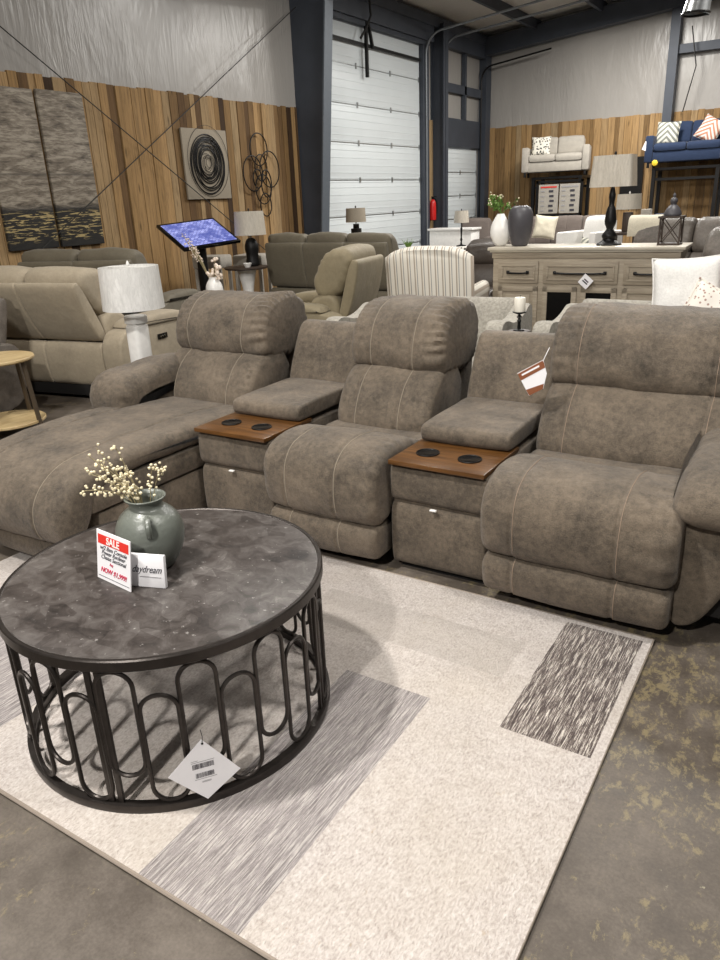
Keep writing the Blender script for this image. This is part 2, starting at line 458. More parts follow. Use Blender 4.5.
class Cushion:
    """closed side profile swept along an axis, its ends rounded off, seams pressed in, gathers near the seams"""
    def __init__(s, pts, a0, a1, r=.03, n=64, na=34, seams=(), depth=.009, axis='x', puff=0, wr=0, it=3, bow=None, seed=0, arange=None, gather=None):
        s.p, s.N = profile(pts, n, it); s.a0, s.a1, s.r = a0, a1, r
        s.seams, s.depth, s.axis, s.puff, s.wr, s.bow, s.seed = seams, depth, axis, puff, wr, bow, seed
        s.gather = gather
        st = set()
        for k in range(7): st.add(a0 + r*(1-cos(k/6*pi/2))); st.add(a1 - r*(1-cos(k/6*pi/2)))
        for k in range(na+1): st.add(a0+r+(a1-a0-2*r)*k/na)
        for q in seams:
            for d in (-.024, -.016, -.010, -.005, 0, .005, .010, .016, .024): st.add(q+d)
        s.st = []
        for v in sorted(st):
            if a0 <= v <= a1 and (not s.st or v - s.st[-1] > .0015): s.st.append(v)
    def pt(s, a, i, off=0.0):
        u, v = s.p[i]; n = s.N[i]
        e = min(a-s.a0, s.a1-a); ins = 0
        if e < s.r: ins = s.r - sqrt(max(0, s.r**2-(s.r-max(e, 0))**2))
        for q in s.seams: ins += s.depth*exp(-((a-q)/.008)**2)
        w = (a-(s.a0+s.a1)/2)/((s.a1-s.a0)/2)
        d = -ins + s.puff*(1-w*w)
        if s.wr:
            q = Vector((a*3, u*3, v*3+s.seed))
            d += s.wr*(noise.noise(q)+.5*noise.noise(q*2.3)+.3*noise.noise(q*5))
        if s.gather:
            ga, gw = s.gather   # folds fanning in towards the ends
            f = max(0, abs(w)-.5)/.5*(2.0 if w > 0 else .5)
            d += ga*f*sin((u*1.3+v)*gw + 4*noise.noise(Vector((a*5, u*6, v*6+s.seed)))) * min(1, e/.02+.2)
        u += n[0]*(d+off); v += n[1]*(d+off)
        if s.bow: v += s.bow*(1-w*w)
        return (a, u, v) if s.axis == 'x' else (u, a, v)
    def add(s, mb):
        n = len(s.p)
        mb.grid_faces([[s.pt(a, i) for i in range(n)] for a in s.st]); return mb
    def build(s, name, mat, parent, ang=60):
        return obj(name, s.add(MB()), mat, parent, ang)
    def stitch(s, a, cond, mat, parent, r=.0013, offs=.0012):
        """a run of thread on the surface at station a for the profile points that satisfy cond(u, v)"""
        n = len(s.p); ok = [cond(*s.p[i]) for i in range(n)]
        if not any(ok): return
        start = 0
        if all(ok): idx = list(range(n))
        else:
            start = next(i for i in range(n) if ok[i] and not ok[i-1]); idx = []
            i = start
            while ok[i % n] and len(idx) < n: idx.append(i % n); i += 1
        pts = [s.pt(a, i, offs) for i in idx]
        if len(pts) > 2:
            return obj('stitching', MB().tube(pts, r, 5), mat, parent)
def pillow(name, size, thick, mat, label, cat, loc, rot, group=None, pinch=.07, seed=0, N=18):
    mb = MB(); V = {}
    for sgn in (1, -1):
        for i in range(N+1):
            for j in range(N+1):
                u = -1+2*i/N; v = -1+2*j/N
                x = u*(1-pinch*(1-v*v)); z = v*(1-pinch*(1-u*u))
                t = max(0, (1-u**4)*(1-v**4))**.5
                k = thick/2*t*(1+.15*noise.noise(Vector((u*2, v*2, sgn+seed))))
                if abs(u) == 1 or abs(v) == 1:
                    if sgn == -1: V[(sgn, i, j)] = V[(1, i, j)]; continue
                    k = 0
                V[(sgn, i, j)] = mb.bm.verts.new((x*size[0]/2, sgn*k, z*size[1]/2))
        for i in range(N):
            for j in range(N):
                mb.bm.faces.new((V[(sgn, i, j)], V[(sgn, i+1, j)], V[(sgn, i+1, j+1)], V[(sgn, i, j+1)]))
    o = obj(name, mb, mat, None, 80); o.location = loc; o.rotation_euler = rot
    # piped edge
    ring = []
    for k in range(4*24):
        e, f = divmod(k, 24); f = f/24*2-1
        u, v = ((f, -1), (1, f), (-f, 1), (-1, -f))[e]
        ring.append((u*(1-pinch*(1-v*v))*size[0]/2, 0, v*(1-pinch*(1-u*u))*size[1]/2))
    obj('piping', MB().tube(ring, .005, 6, True), mat, o)
    return tag(o, label, cat, group)
def text(s, size, mat, parent, loc, rot=(pi/2, 0, 0), name='lettering', shear=0, ext=.0004, sx=1, align='CENTER', fontbold=0):
    cu = bpy.data.curves.new(name, 'FONT'); cu.body = s; cu.size = size; cu.extrude = ext
    cu.align_x = align; cu.align_y = 'CENTER'; cu.shear = shear; cu.offset = fontbold
    t = bpy.data.objects.new(name+'_src', cu); COL.objects.link(t)
    me = bpy.data.meshes.new_from_object(t)
    bpy.data.objects.remove(t)
    me.materials.clear(); me.materials.append(M[mat])
    o = bpy.data.objects.new(name, me); COL.objects.link(o); o.parent = parent
    o.location = loc; o.rotation_euler = rot; o.scale = (sx, 1, 1)
    return o

# ------------------------------------------------------------------ the hall
XW, YW = -7.6, 17.9
struct('floor', MB().box2((-7.9, -5, -.2), (8, 18.2, 0)), 'floor')
struct('wall_left', MB().box2((-7.8, -5, 0), (-7.6, 11.05, 5.2)).box2((-7.8, 17.62, 0), (-7.6, 18.1, 5.2)).box2((-7.8, 14.86, 0), (-7.6, 15.56, 5.2)).box2((-7.8, 11.05, 4.28), (-7.6, 14.86, 5.2)).box2((-7.8, 15.56, 2.5), (-7.6, 17.62, 5.2)), 'vinyl')
struct('wall_back', MB().box2((-7.8, 17.9, 0), (8, 18.1, 6.8)), 'vinyl')
def roofz(x): return 4.86 + (x-XW)*.092
mb = MB()
mb.grid_faces([[(-7.8, y, roofz(-7.8)), (8, y, roofz(8)), (8, y, roofz(8)+.1), (-7.8, y, roofz(-7.8)+.1)] for y in (-5, 18.2)])
struct('ceiling', mb, 'roof')

def board_wall(name, horiz, a0, a1, plane, z1, lo=0.0):
    mb = MB(); data = []; a = a0
    while a < a1:
        w = random.uniform(.085, .17); w = min(w, a1-a)
        if w < .03: break
        t = random.uniform(.018, .04); zt = z1 + random.uniform(-.012, .012)
        n0 = len(mb.bm.faces)
        if horiz == 'y': mb.box2((plane, a+.003, 0.0), (plane+t, a+w-.003, zt))
        else: mb.box2((a+.003, plane-t, 0.0), (a+w-.003, plane, zt))
        data += [lo+(1-lo)*random.random()]*(len(mb.bm.faces)-n0)
        a += w
    me = bpy.data.meshes.new(name); mb.bm.to_mesh(me); mb.bm.free()
    at = me.attributes.new('rnd', 'FLOAT', 'FACE')
    for i, v in enumerate(data): at.data[i].value = v
    me.materials.append(M['planks'])
    o = bpy.data.objects.new(name, me); COL.objects.link(o); o['kind'] = 'structure'
    return o
board_wall('trim_1', 'y', -1.0, 10.4, XW, 2.88)
board_wall('trim_2', 'y', 14.9, 15.2, XW, 2.97)
board_wall('trim_3', 'x', -7.45, 4.0, YW, 2.94, .24)

# steel frame: tapered wall column and its rafter, eave beam, girts, end-wall column
def ibeam_plate(pts, y0, y1): 
    return MB().grid_faces([[(p[0], y, p[1]) for p in pts] for y in (y0, y1)])
col = struct('trim_4', ibeam_plate([(-7.6, 0), (-7.28, 0), (-6.92, 4.25), (-6.75, 4.95), (-7.6, 4.95)], 10.42, 10.45), 'steel')
struct('trim_5', MB().grid_faces([[(x, y, z) for (x, z) in ((-7.28, 0), (-7.255, 0), (-6.885, 4.27), (-6.91, 4.27))] for y in (10.33, 10.54)]), 'steel_light')
struct('trim_6', MB().grid_faces([[(x, y, z) for (x, z) in ((-6.92, 4.25), (8, 5.55), (8, 5.575), (-6.92, 4.275))] for y in (10.33, 10.54)]), 'steel_light')
struct('trim_7', ibeam_plate([(-6.92, 4.27), (8, 5.57), (8, 6.2), (-6.92, 4.9)], 10.42, 10.45), 'steel')
mb = MB()
mb.box2((-7.6, -4, 4.62), (-7.42, 17.9, 4.80))
for y0, y1 in ((10.55, 15.0), (15.25, 17.6)): mb.box2((-7.6, y0, 4.35), (-7.45, y1, 4.62))
struct('trim_8', mb, 'steel')
mb = MB()   # purlins under the roof
for x in (-6.3, -4.9, -3.5, -2.1, -.7, .7, 2.1, 3.5, 4.9):
    mb.box2((x-.035, -4.5, roofz(x)-.2), (x+.035, 17.85, roofz(x)-.01))
struct('trim_9', mb, 'steel')
def beam_x(y0, y1, zoff0, zoff1, x0=-7.6, x1=8):
    return MB().grid_faces([[(x0, y, roofz(x0)-zoff0), (x1, y, roofz(x1)-zoff0), (x1, y, roofz(x1)-zoff1), (x0, y, roofz(x0)-zoff1)] for y in (y0, y1)])
struct('trim_10', beam_x(17.55, 17.8, .47, .12), 'steel')
# column between the dock door and the small door, corner post, end-wall column
struct('trim_11', MB().box2((-7.6, 15.2, 0), (-7.3, 15.22, 4.7)).box2((-7.32, 15.12, 0), (-7.3, 15.34, 4.7)).box2((-7.6, 15.12, 0), (-7.58, 15.34, 4.7)), 'steel')
struct('trim_12', MB().box2((-7.6, 17.6, 0), (-7.42, 17.88, 4.6)), 'steel')
struct('trim_13', MB().box2((-3.52, 17.6, 2.0), (-3.34, 17.86, 5.1)), 'steel')
struct('trim_14', MB().box2((-3.34, 17.7, 3.98), (4, 17.86, 4.14)), 'steel')
# panel over the small door with girts and hanging insulation
struct('trim_15', MB().box2((-7.6, 15.56, 2.5), (-7.52, 17.6, 3.06)), 'steel')
struct('trim_16', MB().box2((-7.6, 15.56, 3.55), (-7.5, 17.6, 3.72)).box2((-7.58, 16.6, 3.06), (-7.5, 16.7, 4.4)), 'steel')
# base of the small header above the big door
struct('trim_17', MB().box2((-7.6, 10.5, 4.28), (-7.5, 14.9, 4.40)).box2((-7.6, 14.64, 0), (-7.52, 14.9, 4.4)), 'steel')

# sectional doors
def sect_door(name, y0, y1, n, h, lock=False):
    root = bpy.data.objects.new(name, None); COL.objects.link(root); root.location = (-7.6, (y0+y1)/2, 0); root['kind'] = 'structure'
    W = (y1-y0)
    for i in range(n):
        z0 = i*h
        mb = MB().box((-.02, 0, z0+h/2), (.045, W, h-.012), .006)
        for k in (-.44, -.3, -.1, .1, .3, .44):   # shallow pressed ribs
            mb.box((.0035, 0, z0+h/2+k*h), (.007, W-.02, .012))
        p = obj('door_panel', mb, 'door_white', root)
        if i:
            hm = MB()
            hm.box((.006, 0, z0), (.008, W, .012))
            nb = 4 if W > 3 else 3
            for k in range(nb):
                y = -W/2 + W*k/(nb-1) + (.04 if k == 0 else -.04 if k == nb-1 else 0)
                hm.box((.012, y, z0), (.02, .035, .09))
            obj('hinge_row', hm, 'galv', root)
    return root
d1 = sect_door('door_1', 11.05, 14.62, 7, .61)
obj('strut_bar', MB().box((.05, .0, 4.0), (.04, 3.5, .05)), 'black_metal', d1)
obj('operator_arm', MB().box((.09, -.35, 3.95), (.05, .05, .9)).box((.09, -.22, 4.2), (.05, .04, .5), 0, Matrix.Rotation(.35, 3, 'X')), 'black_metal', d1)
d2 = sect_door('door_2', 15.64, 17.5, 5, .495)
# door tracks: up the jamb, round the bend, out into the room under the roof
def track(y, ztop, xend, rad=.38, x=-7.5, dz=.0):
    pts = [(x, y, 0.02), (x, y, ztop-rad)]
    for k in range(1, 8):
        a = k/8*pi/2; pts.append((x+rad*(1-cos(a)), y, ztop-rad+rad*sin(a)))
    pts.append((x+rad, y, ztop)); pts.append((xend, y, ztop+dz))
    return pts
tr = tag(obj('door_track', MB().tube(track(14.74, 4.5, -2.5, dz=.45), .022, 6), 'track'), 'grey roller track rising at the right jamb of the tall dock door', 'door track')
tag(obj('door_track', MB().tube(track(15.5, 4.5, -2.8, dz=.4), .022, 6), 'track'), 'grey roller track along the left edge of the narrow door', 'door track')
tag(obj('door_track', MB().tube(track(17.5, 4.2, -5.9, .3, dz=.16), .02, 6), 'black_metal'), 'dark roller track along the right edge of the narrow door by the corner', 'door track')
# bracing rods
def rod(a, b, label):
    tag(obj('bracing_rod', MB().tube([a, b], .006, 6), 'cable'), label, 'rod')
rod((-7.47, 3.9, 4.15), (-7.47, 9.35, .75), 'thin dark bracing rod sloping down from upper left across the plank wall')
rod((-7.40, 10.3, 4.2), (-7.40, 4.9, .9), 'thin dark bracing rod rising to the tapered steel column')
tag(obj('hanging_cable', MB().tube([(-3.1, 17.5, 4.4), (-2.95, 17.5, 3.7), (-3.12, 17.55, 2.9)], .012, 6), 'cable'), 'thin black cable hanging beside the end wall post', 'cable')
mbc = MB().tube([(-7.35, 12.35, 4.75), (-7.35, 12.4, 4.4), (-7.4, 12.3, 4.2), (-7.45, 12.2, 4.05)], .02, 6)
tag(obj('hanging_cable', mbc, 'cable'), 'black curved hose hanging over the top of the tall dock door', 'cable')
# air duct elbow
mb = MB(); pts = [(-2.35, 14, 5.30), (-2.35, 14, 4.5), (-2.38, 14, 4.3), (-2.42, 14, 4.15), (-2.45, 14, 3.98)]
mb.tube(pts, [.17, .17, .175, .18, .2], 24, caps=False)
du = tag(obj('air_duct', mb, 'galv'), 'shiny galvanised round air duct hanging down at the top right', 'duct')
ring = [( -2.45+.2*cos(t*pi/12), 14+.2*sin(t*pi/12), 3.98) for t in range(24)]
obj('collar', MB().tube(ring, .018, 6, True), 'black_metal', du)

# ------------------------------------------------------------------ wall art (left wall)
def canvas(y0, y1, z0, z1, label):
    o = obj('canvas_painting', MB().box2((0, 0, 0), (.04, y1-y0, z1-z0), .004), 'painting')
    o.location = (-7.562, y0, z0); return tag(o, label, 'painting', 'pair of abstract landscape canvases')
canvas(4.98, 5.60, 1.13, 2.73, 'grey and gold abstract canvas, left one of the pair on the plank wall')
canvas(5.645, 6.24, 1.13, 2.74, 'grey and gold abstract canvas, right one of the pair on the plank wall')
rp = thing('ring_panel', 'square grey panel with coiled black rings on the plank wall', 'wall art', (-7.556, 8.18, 2.03))
obj('panel', MB().box((.02, 0, 0), (.03, .87, .88), .004), 'shade_linen', rp)
mb = MB()
random.seed(3)
for k in range(18):
    r = .34 - k*.018 + random.uniform(-.012, .012); cy = random.uniform(-.03, .03); cz = random.uniform(-.02, .04)
    if k == 17: r = .40
    mb.tube([(.045+.002*(k % 4), cy+r*cos(t*pi/18), cz+r*1.12*sin(t*pi/18)) for t in range(36)], .007 if k < 12 else .003, 6, True)
obj('coiled_rings', mb, 'black_metal', rp)
wr_ = thing('wire_ring_art', 'black wire wall sculpture of linked rings on the plank wall', 'wall art', (-7.54, 9.32, 1.9))
for cy, cz, r, e in ((-.02, .35, .2, 1.1), (-.2, .02, .22, 1.1), (.2, .08, .23, 1.1), (.02, -.2, .18, 1.15), (.0, .1, .14, 1.3), (.05, -.42, .13, 1.25), (-.1, -.05, .1, 1.3), (.1, -.12, .12, 1.6)):
    obj('ring', MB().tube([(.03+.02*abs(cy), cy+r*cos(t*pi/18), cz+e*r*sin(t*pi/18)) for t in range(36)], .009, 6, True), 'black_metal', wr_)

# ------------------------------------------------------------------ rug
o = struct_rug = obj('area_rug', MB().box2((-3.05, .79, .001), (-.335, 2.39, .012), .003), 'rug')
tag(o, 'ivory woven rug with grey and dark brown streaked rectangles under the coffee table', 'rug')
obj('edge_binding', MB().tube([(-3.05, .79, .008), (-.335, .79, .008), (-.335, 2.39, .008), (-3.05, 2.39, .008)], .006, 6, True), 'rug_edge', o)

# ------------------------------------------------------------------ the brown sectional
G = 'sections of the brown sectional sofa'
def mainrec(root, x0, x1, bx0, bx1, seat=True, seed=0, thread='stitch', footbot=.06):
    sm = (x0+.13, x1-.20)
    if seat:
        prof = [(2.44, .215), (2.35, .225), (2.325, .30), (2.325, .40), (2.345, .475), (2.41, .525), (2.53, .545), (2.66, .53), (2.755, .495), (2.79, .475), (2.80, .40), (2.66, .33), (2.5, .25)]
        c = Cushion(prof, x0, x1, .045, 84, 30, sm, .005, puff=.006, wr=.008, seed=seed, gather=(.0025, 70))
        s_ = c.build('seat_cushion', 'suede', root)
        for a in sm:
            for d in (.011,): c.stitch(a+d, lambda u, v: (u < 2.72 and v > .26 and not (u > 2.45 and v < .45)), thread, s_)
        rear = [(2.76, .30), (2.75, .45), (2.80, .485), (2.95, .475), (3.12, .44), (3.12, .32)]
        Cushion(rear, x0+.01, x1-.01, .03, 40, 16, (), wr=.004, seed=seed+3).build('rear_seat_pad', 'suede', root)
        fp = [(2.44, footbot), (2.37, footbot), (2.345, .10), (2.335, .16), (2.345, .205), (2.39, .222), (2.5, .222), (2.52, .14), (2.5, footbot)]
        c = Cushion(fp, x0+.01, x1-.01, .03, 60, 20, (x0+.13, x1-.20), .005, puff=.008, wr=.004, seed=seed+5)
        f_ = c.build('footrest_panel', 'suede', root)
        for a in (x0+.13, x1-.20): c.stitch(a+.012, lambda u, v: u < 2.42 and v > .07, thread, f_)
    bm_ = (bx0+.11, bx1-.17)
    low = [(3.02, .42), (2.90, .44), (2.885, .51), (2.93, .62), (3.02, .715), (3.13, .75), (3.25, .74), (3.3, .62), (3.25, .46), (3.12, .42)]
    c = Cushion(low, bx0, bx1, .04, 72, 30, bm_, .006, puff=.012, wr=.009, bow=-.008, seed=seed+11, gather=(.0035, 110))
    b_ = c.build('lumbar_cushion', 'suede', root)
    for a in bm_: c.stitch(a+.013, lambda u, v: (v > .47 and u < 3.12 and v < .74) and u < 2.9+(v-.44)*.9, thread, b_)
    hi = [(3.22, .70), (3.08, .715), (3.045, .78), (3.06, .88), (3.12, .975), (3.24, 1.03), (3.38, 1.03), (3.47, .96), (3.48, .82), (3.42, .70)]
    c = Cushion(hi, bx0-.005, bx1+.005, .04, 120, 40, bm_, .006, puff=.012, wr=.014, bow=-.006, seed=seed+17, gather=(.0055, 105))
    h_ = c.build('head_cushion', 'suede', root)
    for a in bm_: c.stitch(a+.013, lambda u, v: (u < 3.26 and v > .735), thread, h_)
    shell = [(3.15, .12), (3.38, .12), (3.44, .4), (3.5, .86), (3.42, .90), (3.3, .6), (3.2, .4)]
    Cushion(shell, bx0+.03, bx1-.03, .03, 48, 12).build('back_shell', 'suede', root)
def frame_base(root, x0, x1, y0=2.5, y1=3.38):
    mb = MB().box2((x0+.015, y0, .075), (x1-.015, y1, .34), .01)
    obj('base', mb, 'under', root)
    for x in (x0+.05, x1-.05):
        for y in (y0+.1, y1-.1):
            obj('foot', MB().lathe([(.022, 0), (.025, .01), (.025, .08)], 12, (x, y, 0)), 'under', root)
def mainarm(root, xi, xo, seed=0, dy=0):
    # xi = inner x, xo = outer x; front panel narrows to the floor
    s = 1 if xo > xi else -1; w = abs(xo-xi)
    P = [(0, .05), (w*.32, .05), (w*.62, .24), (w*.92, .44), (w*1.0, .53), (w*.78, .585), (w*.45, .595), (w*.12, .56), (0, .48), (0, .3)]
    if dy: P = [(0, .05), (w*.4, .05), (w*.75, .24), (w*.95, .44), (w*1.0, .56), (w*.8, .63), (w*.45, .64), (w*.1, .63), (0, .60), (0, .3)]
    body = [(xi+s*a, z) for a, z in P]
    c = Cushion(body, 2.44+dy, 3.42, .03, 72, 20, (), axis='y', wr=.005, seed=seed, it=2)
    b = c.build('arm_panel', 'suede', root)
    rim = [c.pt(2.452, i, .004) for i in range(len(c.p)) if c.p[i][1] > .40]
    Q = [(2.50, .45), (2.395, .47), (2.372, .52), (2.41, .58), (2.53, .625), (2.8, .642), (3.1, .64), (3.25, .61), (3.22, .54), (2.9, .55), (2.62, .545), (2.53, .49)]
    if dy: Q = [(2.50, .40), (2.40, .42), (2.372, .50), (2.38, .60), (2.45, .655), (2.6, .675), (2.9, .685), (3.12, .68), (3.25, .64), (3.22, .50), (2.9, .495), (2.62, .49), (2.54, .45)]
    Q = [(y+dy*(3.25-y)/.85, z) for y, z in Q]
    x0, x1 = sorted((xi-s*.012, xo+s*.015))
    c = Cushion(Q, x0, x1, .075, 84, 24, (), puff=.01, wr=.012, seed=seed+2, gather=(.006, 60))
    p = c.build('arm_pad', 'suede', root)
    return b
r3 = thing('end_recliner', 'brown suede recliner section at the right end with a padded right arm', 'sofa section', (0, 0, 0), 0, G)
mainrec(r3, -.985, -.285, -.972, -.16, seed=1, thread='stitch_red')
frame_base(r3, -.97, -.02, 2.52)
mainarm(r3, -.325, .0, 5)
r2 = thing('armless_recliner', 'brown suede armless recliner section between the two cup holder consoles', 'sofa section', (0, 0, 0), 0, G)
mainrec(r2, -2.02, -1.435, -1.99, -1.475, seed=21)
frame_base(r2, -2.03, -1.44, 2.52)
r1 = thing('chaise_section', 'brown suede chaise section at the left end with one padded arm', 'sofa section', (0, 0, 0), 0, G)
mainrec(r1, -3.22, -2.52, -3.21, -2.54, seat=False, seed=41)
ch = [(1.74, .175), (1.665, .18), (1.635, .27), (1.66, .38), (1.74, .455), (1.88, .495), (2.2, .512), (2.6, .505), (2.95, .475), (3.1, .44), (3.1, .38), (2.5, .405), (1.95, .405), (1.84, .36), (1.80, .25)]
c = Cushion(ch, -3.30, -2.515, .05, 110, 34, (-3.12, -2.70), .008, puff=.012, wr=.008, seed=50, it=3)
s_ = c.build('chaise_cushion', 'suede', r1)
for a in (-2.69,): c.stitch(a, lambda u, v: u < 2.0 and (v > .42 or u < 1.72) and v > .2, 'stitch', s_)
obj('side_rail', MB().box2((-3.24, 1.80, .285), (-2.52, 3.3, .40), .02), 'suede', r1)
obj('side_panel', MB().box2((-3.23, 1.84, .06), (-2.53, 3.3, .28), .015), 'suede', r1)
c = Cushion([(1.80, .05), (1.71, .05), (1.685, .1), (1.69, .155), (1.73, .18), (1.9, .18), (1.9, .05)], -3.25, -2.54, .03, 48, 16, (), wr=.004, puff=.006)
c.build('foot_panel', 'suede', r1)
obj('base', MB().box2((-3.2, 1.95, .03), (-2.56, 3.25, .07)), 'under', r1)
for x in (-3.15, -2.6):
    for y in (2.0, 3.2): obj('foot', MB().lathe([(.022, .013 if y < 2.5 else 0), (.025, .018), (.025, .05)], 12, (x, y, 0)), 'under', r1)
mainarm(r1, -3.10, -3.38, 61, .14)

def console(x0, x1, label, seed):
    r = thing('console', label, 'sofa section', (0, 0, 0), 0, G)
    xm = (x0+x1)/2
    obj('body', MB().box2((x0, 2.47, .03), (x1, 3.3, .487), .012), 'suede', r)
    obj('base', MB().box2((x0+.02, 2.50, 0), (x1-.02, 3.28, .035)), 'under', r)
    Cushion([(2.49, .325), (2.447, .325), (2.442, .40), (2.447, .485), (2.5, .49), (2.6, .49), (2.6, .33)], x0, x1, .012, 40, 8, (), it=2, wr=.003, seed=seed).build('upper_panel', 'suede', r)
    d = Cushion([(2.49, .035), (2.45, .035), (2.442, .16), (2.447, .31), (2.49, .313), (2.55, .313), (2.55, .035)], x0, x1, .012, 40, 8, (), it=2, wr=.003, seed=seed+2).build('drawer', 'suede', r)
    obj('pull_tab', MB().box((xm-.01, 2.436, .316), (.028, .016, .006), .002), 'white_ceramic', d)
    t = obj('cup_tray', MB().box2((x0+.004, 2.425, .488), (x1-.004, 2.80, .508), .003), 'walnut', r)
    for dx in (-.098, .09):
        cx, cy = xm+dx, 2.565
        h = obj('cup_holder', MB().lathe([(.0, .0005), (.028, .0005), (.030, .0012), (.041, .0014), (.0445, .003), (.047, .0035), (.0485, .002), (.0485, 0)], 32, (cx, cy, .508)), 'black_gloss', t)
        obj('rim', MB().tube([(cx+.047*cos(k*pi/16), cy+.047*sin(k*pi/16), .5115) for k in range(32)], .0022, 6, True), 'black_metal', h)
    lid = Cushion([(2.74, .512), (2.70, .512), (2.695, .55), (2.70, .578), (2.74, .586), (2.95, .592), (3.22, .592), (3.26, .56), (3.2, .512)], x0+.012, x1-.008, .014, 60, 16, (), puff=.003, wr=.004, seed=seed+4, it=2)
    lid.build('armrest_lid', 'suede', r)
    back = Cushion([(3.18, .52), (3.19, .62), (3.30, .84), (3.36, .885), (3.44, .87), (3.46, .6), (3.44, .2), (3.3, .2)], x0+.005, x1-.005, .022, 60, 16, (), wr=.004, seed=seed+6, it=2)
    back.build('back_cushion', 'suede', r)
    return r
console(-2.500, -2.062, 'brown suede console with wooden cup holder tray beside the chaise', 71)
console(-1.425, -.998, 'brown suede console with wooden cup holder tray beside the right end recliner', 81)

# ------------------------------------------------------------------ coffee table
TX, TY = -1.562, 1.33
ct = thing('coffee_table', 'round dark coffee table with slate-look top and looped metal drum base', 'table', (TX, TY, 0))
R0 = .468
obj('tabletop', MB().lathe([(0, .472), (R0-.012, .472), (R0-.010, .486), (R0-.013, .487), (0, .487)], 96), 'tabletop', ct)
obj('top_rim', MB().lathe([(R0-.012, .455), (R0, .455), (R0+.003, .458), (R0+.003, .485), (R0, .4885), (R0-.009, .4885), (R0-.012, .486), (R0-.012, .455)], 96), 'bronze', ct)
obj('base_ring', MB().lathe([(R0-.022, .012), (R0, .012), (R0+.001, .014), (R0+.001, .036), (R0, .038), (R0-.022, .038), (R0-.022, .012)], 96), 'bronze', ct)
NL = 28; RL = R0-.013
for k in range(NL):
    a = -1.30 + 2*pi*k/NL; hw = 2*pi*RL/NL/2 - .0035
    z0, z1 = (.128, .448) if k % 2 else (.040, .372)
    pts = []
    for t in range(13): q = pi*t/12; pts.append((hw*cos(q), z1-hw+hw*sin(q)))
    for t in range(13): q = pi+pi*t/12; pts.append((hw*cos(q), z0+hw+hw*sin(q)))
    P = [(RL*cos(a+u/RL), RL*sin(a+u/RL), z) for u, z in pts]
    obj('loop', MB().tube(P, .0062, 8, True), 'bronze', ct)
for k in range(4):
    a = radians(22) + k*pi/2
    mb = MB()
    for d in (-.03, .03):
        x, y = (RL-.002)*cos(a+d), (RL-.002)*sin(a+d)
        mb.box((x, y, .245), (.010, .016, .43), .002, Matrix.Rotation(a, 3, 'Z'))
    obj('leg', mb, 'bronze', ct)
# price tag on the loops: corners lie in a leaning plane
pt = thing('price_tag', 'white diamond-hung price tag with barcodes tied to the table base', 'tag', (0, 0, 0))
nrm = Vector((.79, -.613, 0)); ux = Vector((.613, .79, 0)); uy = Vector((0, 0, 1))
Mt = Matrix((ux, uy, nrm)).transposed().to_4x4(); Mt.translation = Vector((-1.197, 1.05, .126)) + nrm*.010
pt.matrix_world = Mt
obj('card', MB().grid_faces([[(x, y, z) for x, y in ((-.095, .008), (-.004, -.095), (.090, -.026), (0, .099))] for z in (0, .0012)]), 'paper', pt)
mb = MB(); random.seed(5)
for row, (yy, n, hh) in enumerate(((.018, 26, .016), (-.012, 20, .015))):
    x = -.032+row*.006
    for k in range(n):
        w = random.choice((.0008, .0012, .0018)); 
        mb.box((x+w/2, yy, .0016), (w, hh, .0004)); x += w + random.choice((.0008, .0014))
obj('barcode', mb, 'ink', pt)
mb = MB()
for yy, x0, x1 in ((.036, -.034, -.016), (.031, -.034, .026), (-.024, -.03, .028), (-.033, -.012, .012), (-.036, -.012, .012)): mb.box(((x0+x1)/2, yy, .0015), (x1-x0, .0016, .0003))
obj('print_lines', mb, 'grey_ink', pt)
obj('eyelet', MB().lathe([(.001, 0), (.003, 0), (.003, .002), (.001, .002)], 12, (.001, .086, .001)), 'black_metal', pt)
obj('tie', MB().tube([(.001, .086, .002), (.004, .105, .0), (.002, .12, -.012)], .001, 5), 'cable', pt)

# vase, sprigs and signs on the table
VX, VY, VZ = -1.615, 1.34, .4885
vs = thing('vase', 'round grey-green glazed vase with small handles on the coffee table', 'vase', (VX, VY, VZ))
vp = [(0, .001), (.055, .001), (.060, .004), (.078, .03), (.094, .065), (.101, .10), (.099, .13), (.086, .162), (.064, .183), (.050, .192), (.047, .203), (.053, .214), (.060, .220), (.061, .224), (.056, .225), (.048, .218), (.042, .205), (.040, .19), (.03, .18), (.0, .17)]
# smooth the outline
def smooth_open(p, it=2):
    for _ in range(it):
        q = [p[0]]
        for a, b in zip(p, p[1:]): q += [(a[0]*.75+b[0]*.25, a[1]*.75+b[1]*.25), (a[0]*.25+b[0]*.75, a[1]*.25+b[1]*.75)]
        p = q+[p[-1]]
    return p
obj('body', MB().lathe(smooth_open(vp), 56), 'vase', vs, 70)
for ang in (radians(-42), radians(138)):
    cx, sx = cos(ang), sin(ang)
    pts = []
    for t in range(13):
        q = -pi*.05 + t/12*pi*1.02; r = .078+.034*sin(q); z = .160-.036*cos(q)*-1
        pts.append((r*cx, r*sx, .155+.030*cos(q)))
    obj('handle', MB().tube(pts, [.006+.003*sin(pi*t/12) for t in range(13)], 8), 'vase', vs)
random.seed(12)
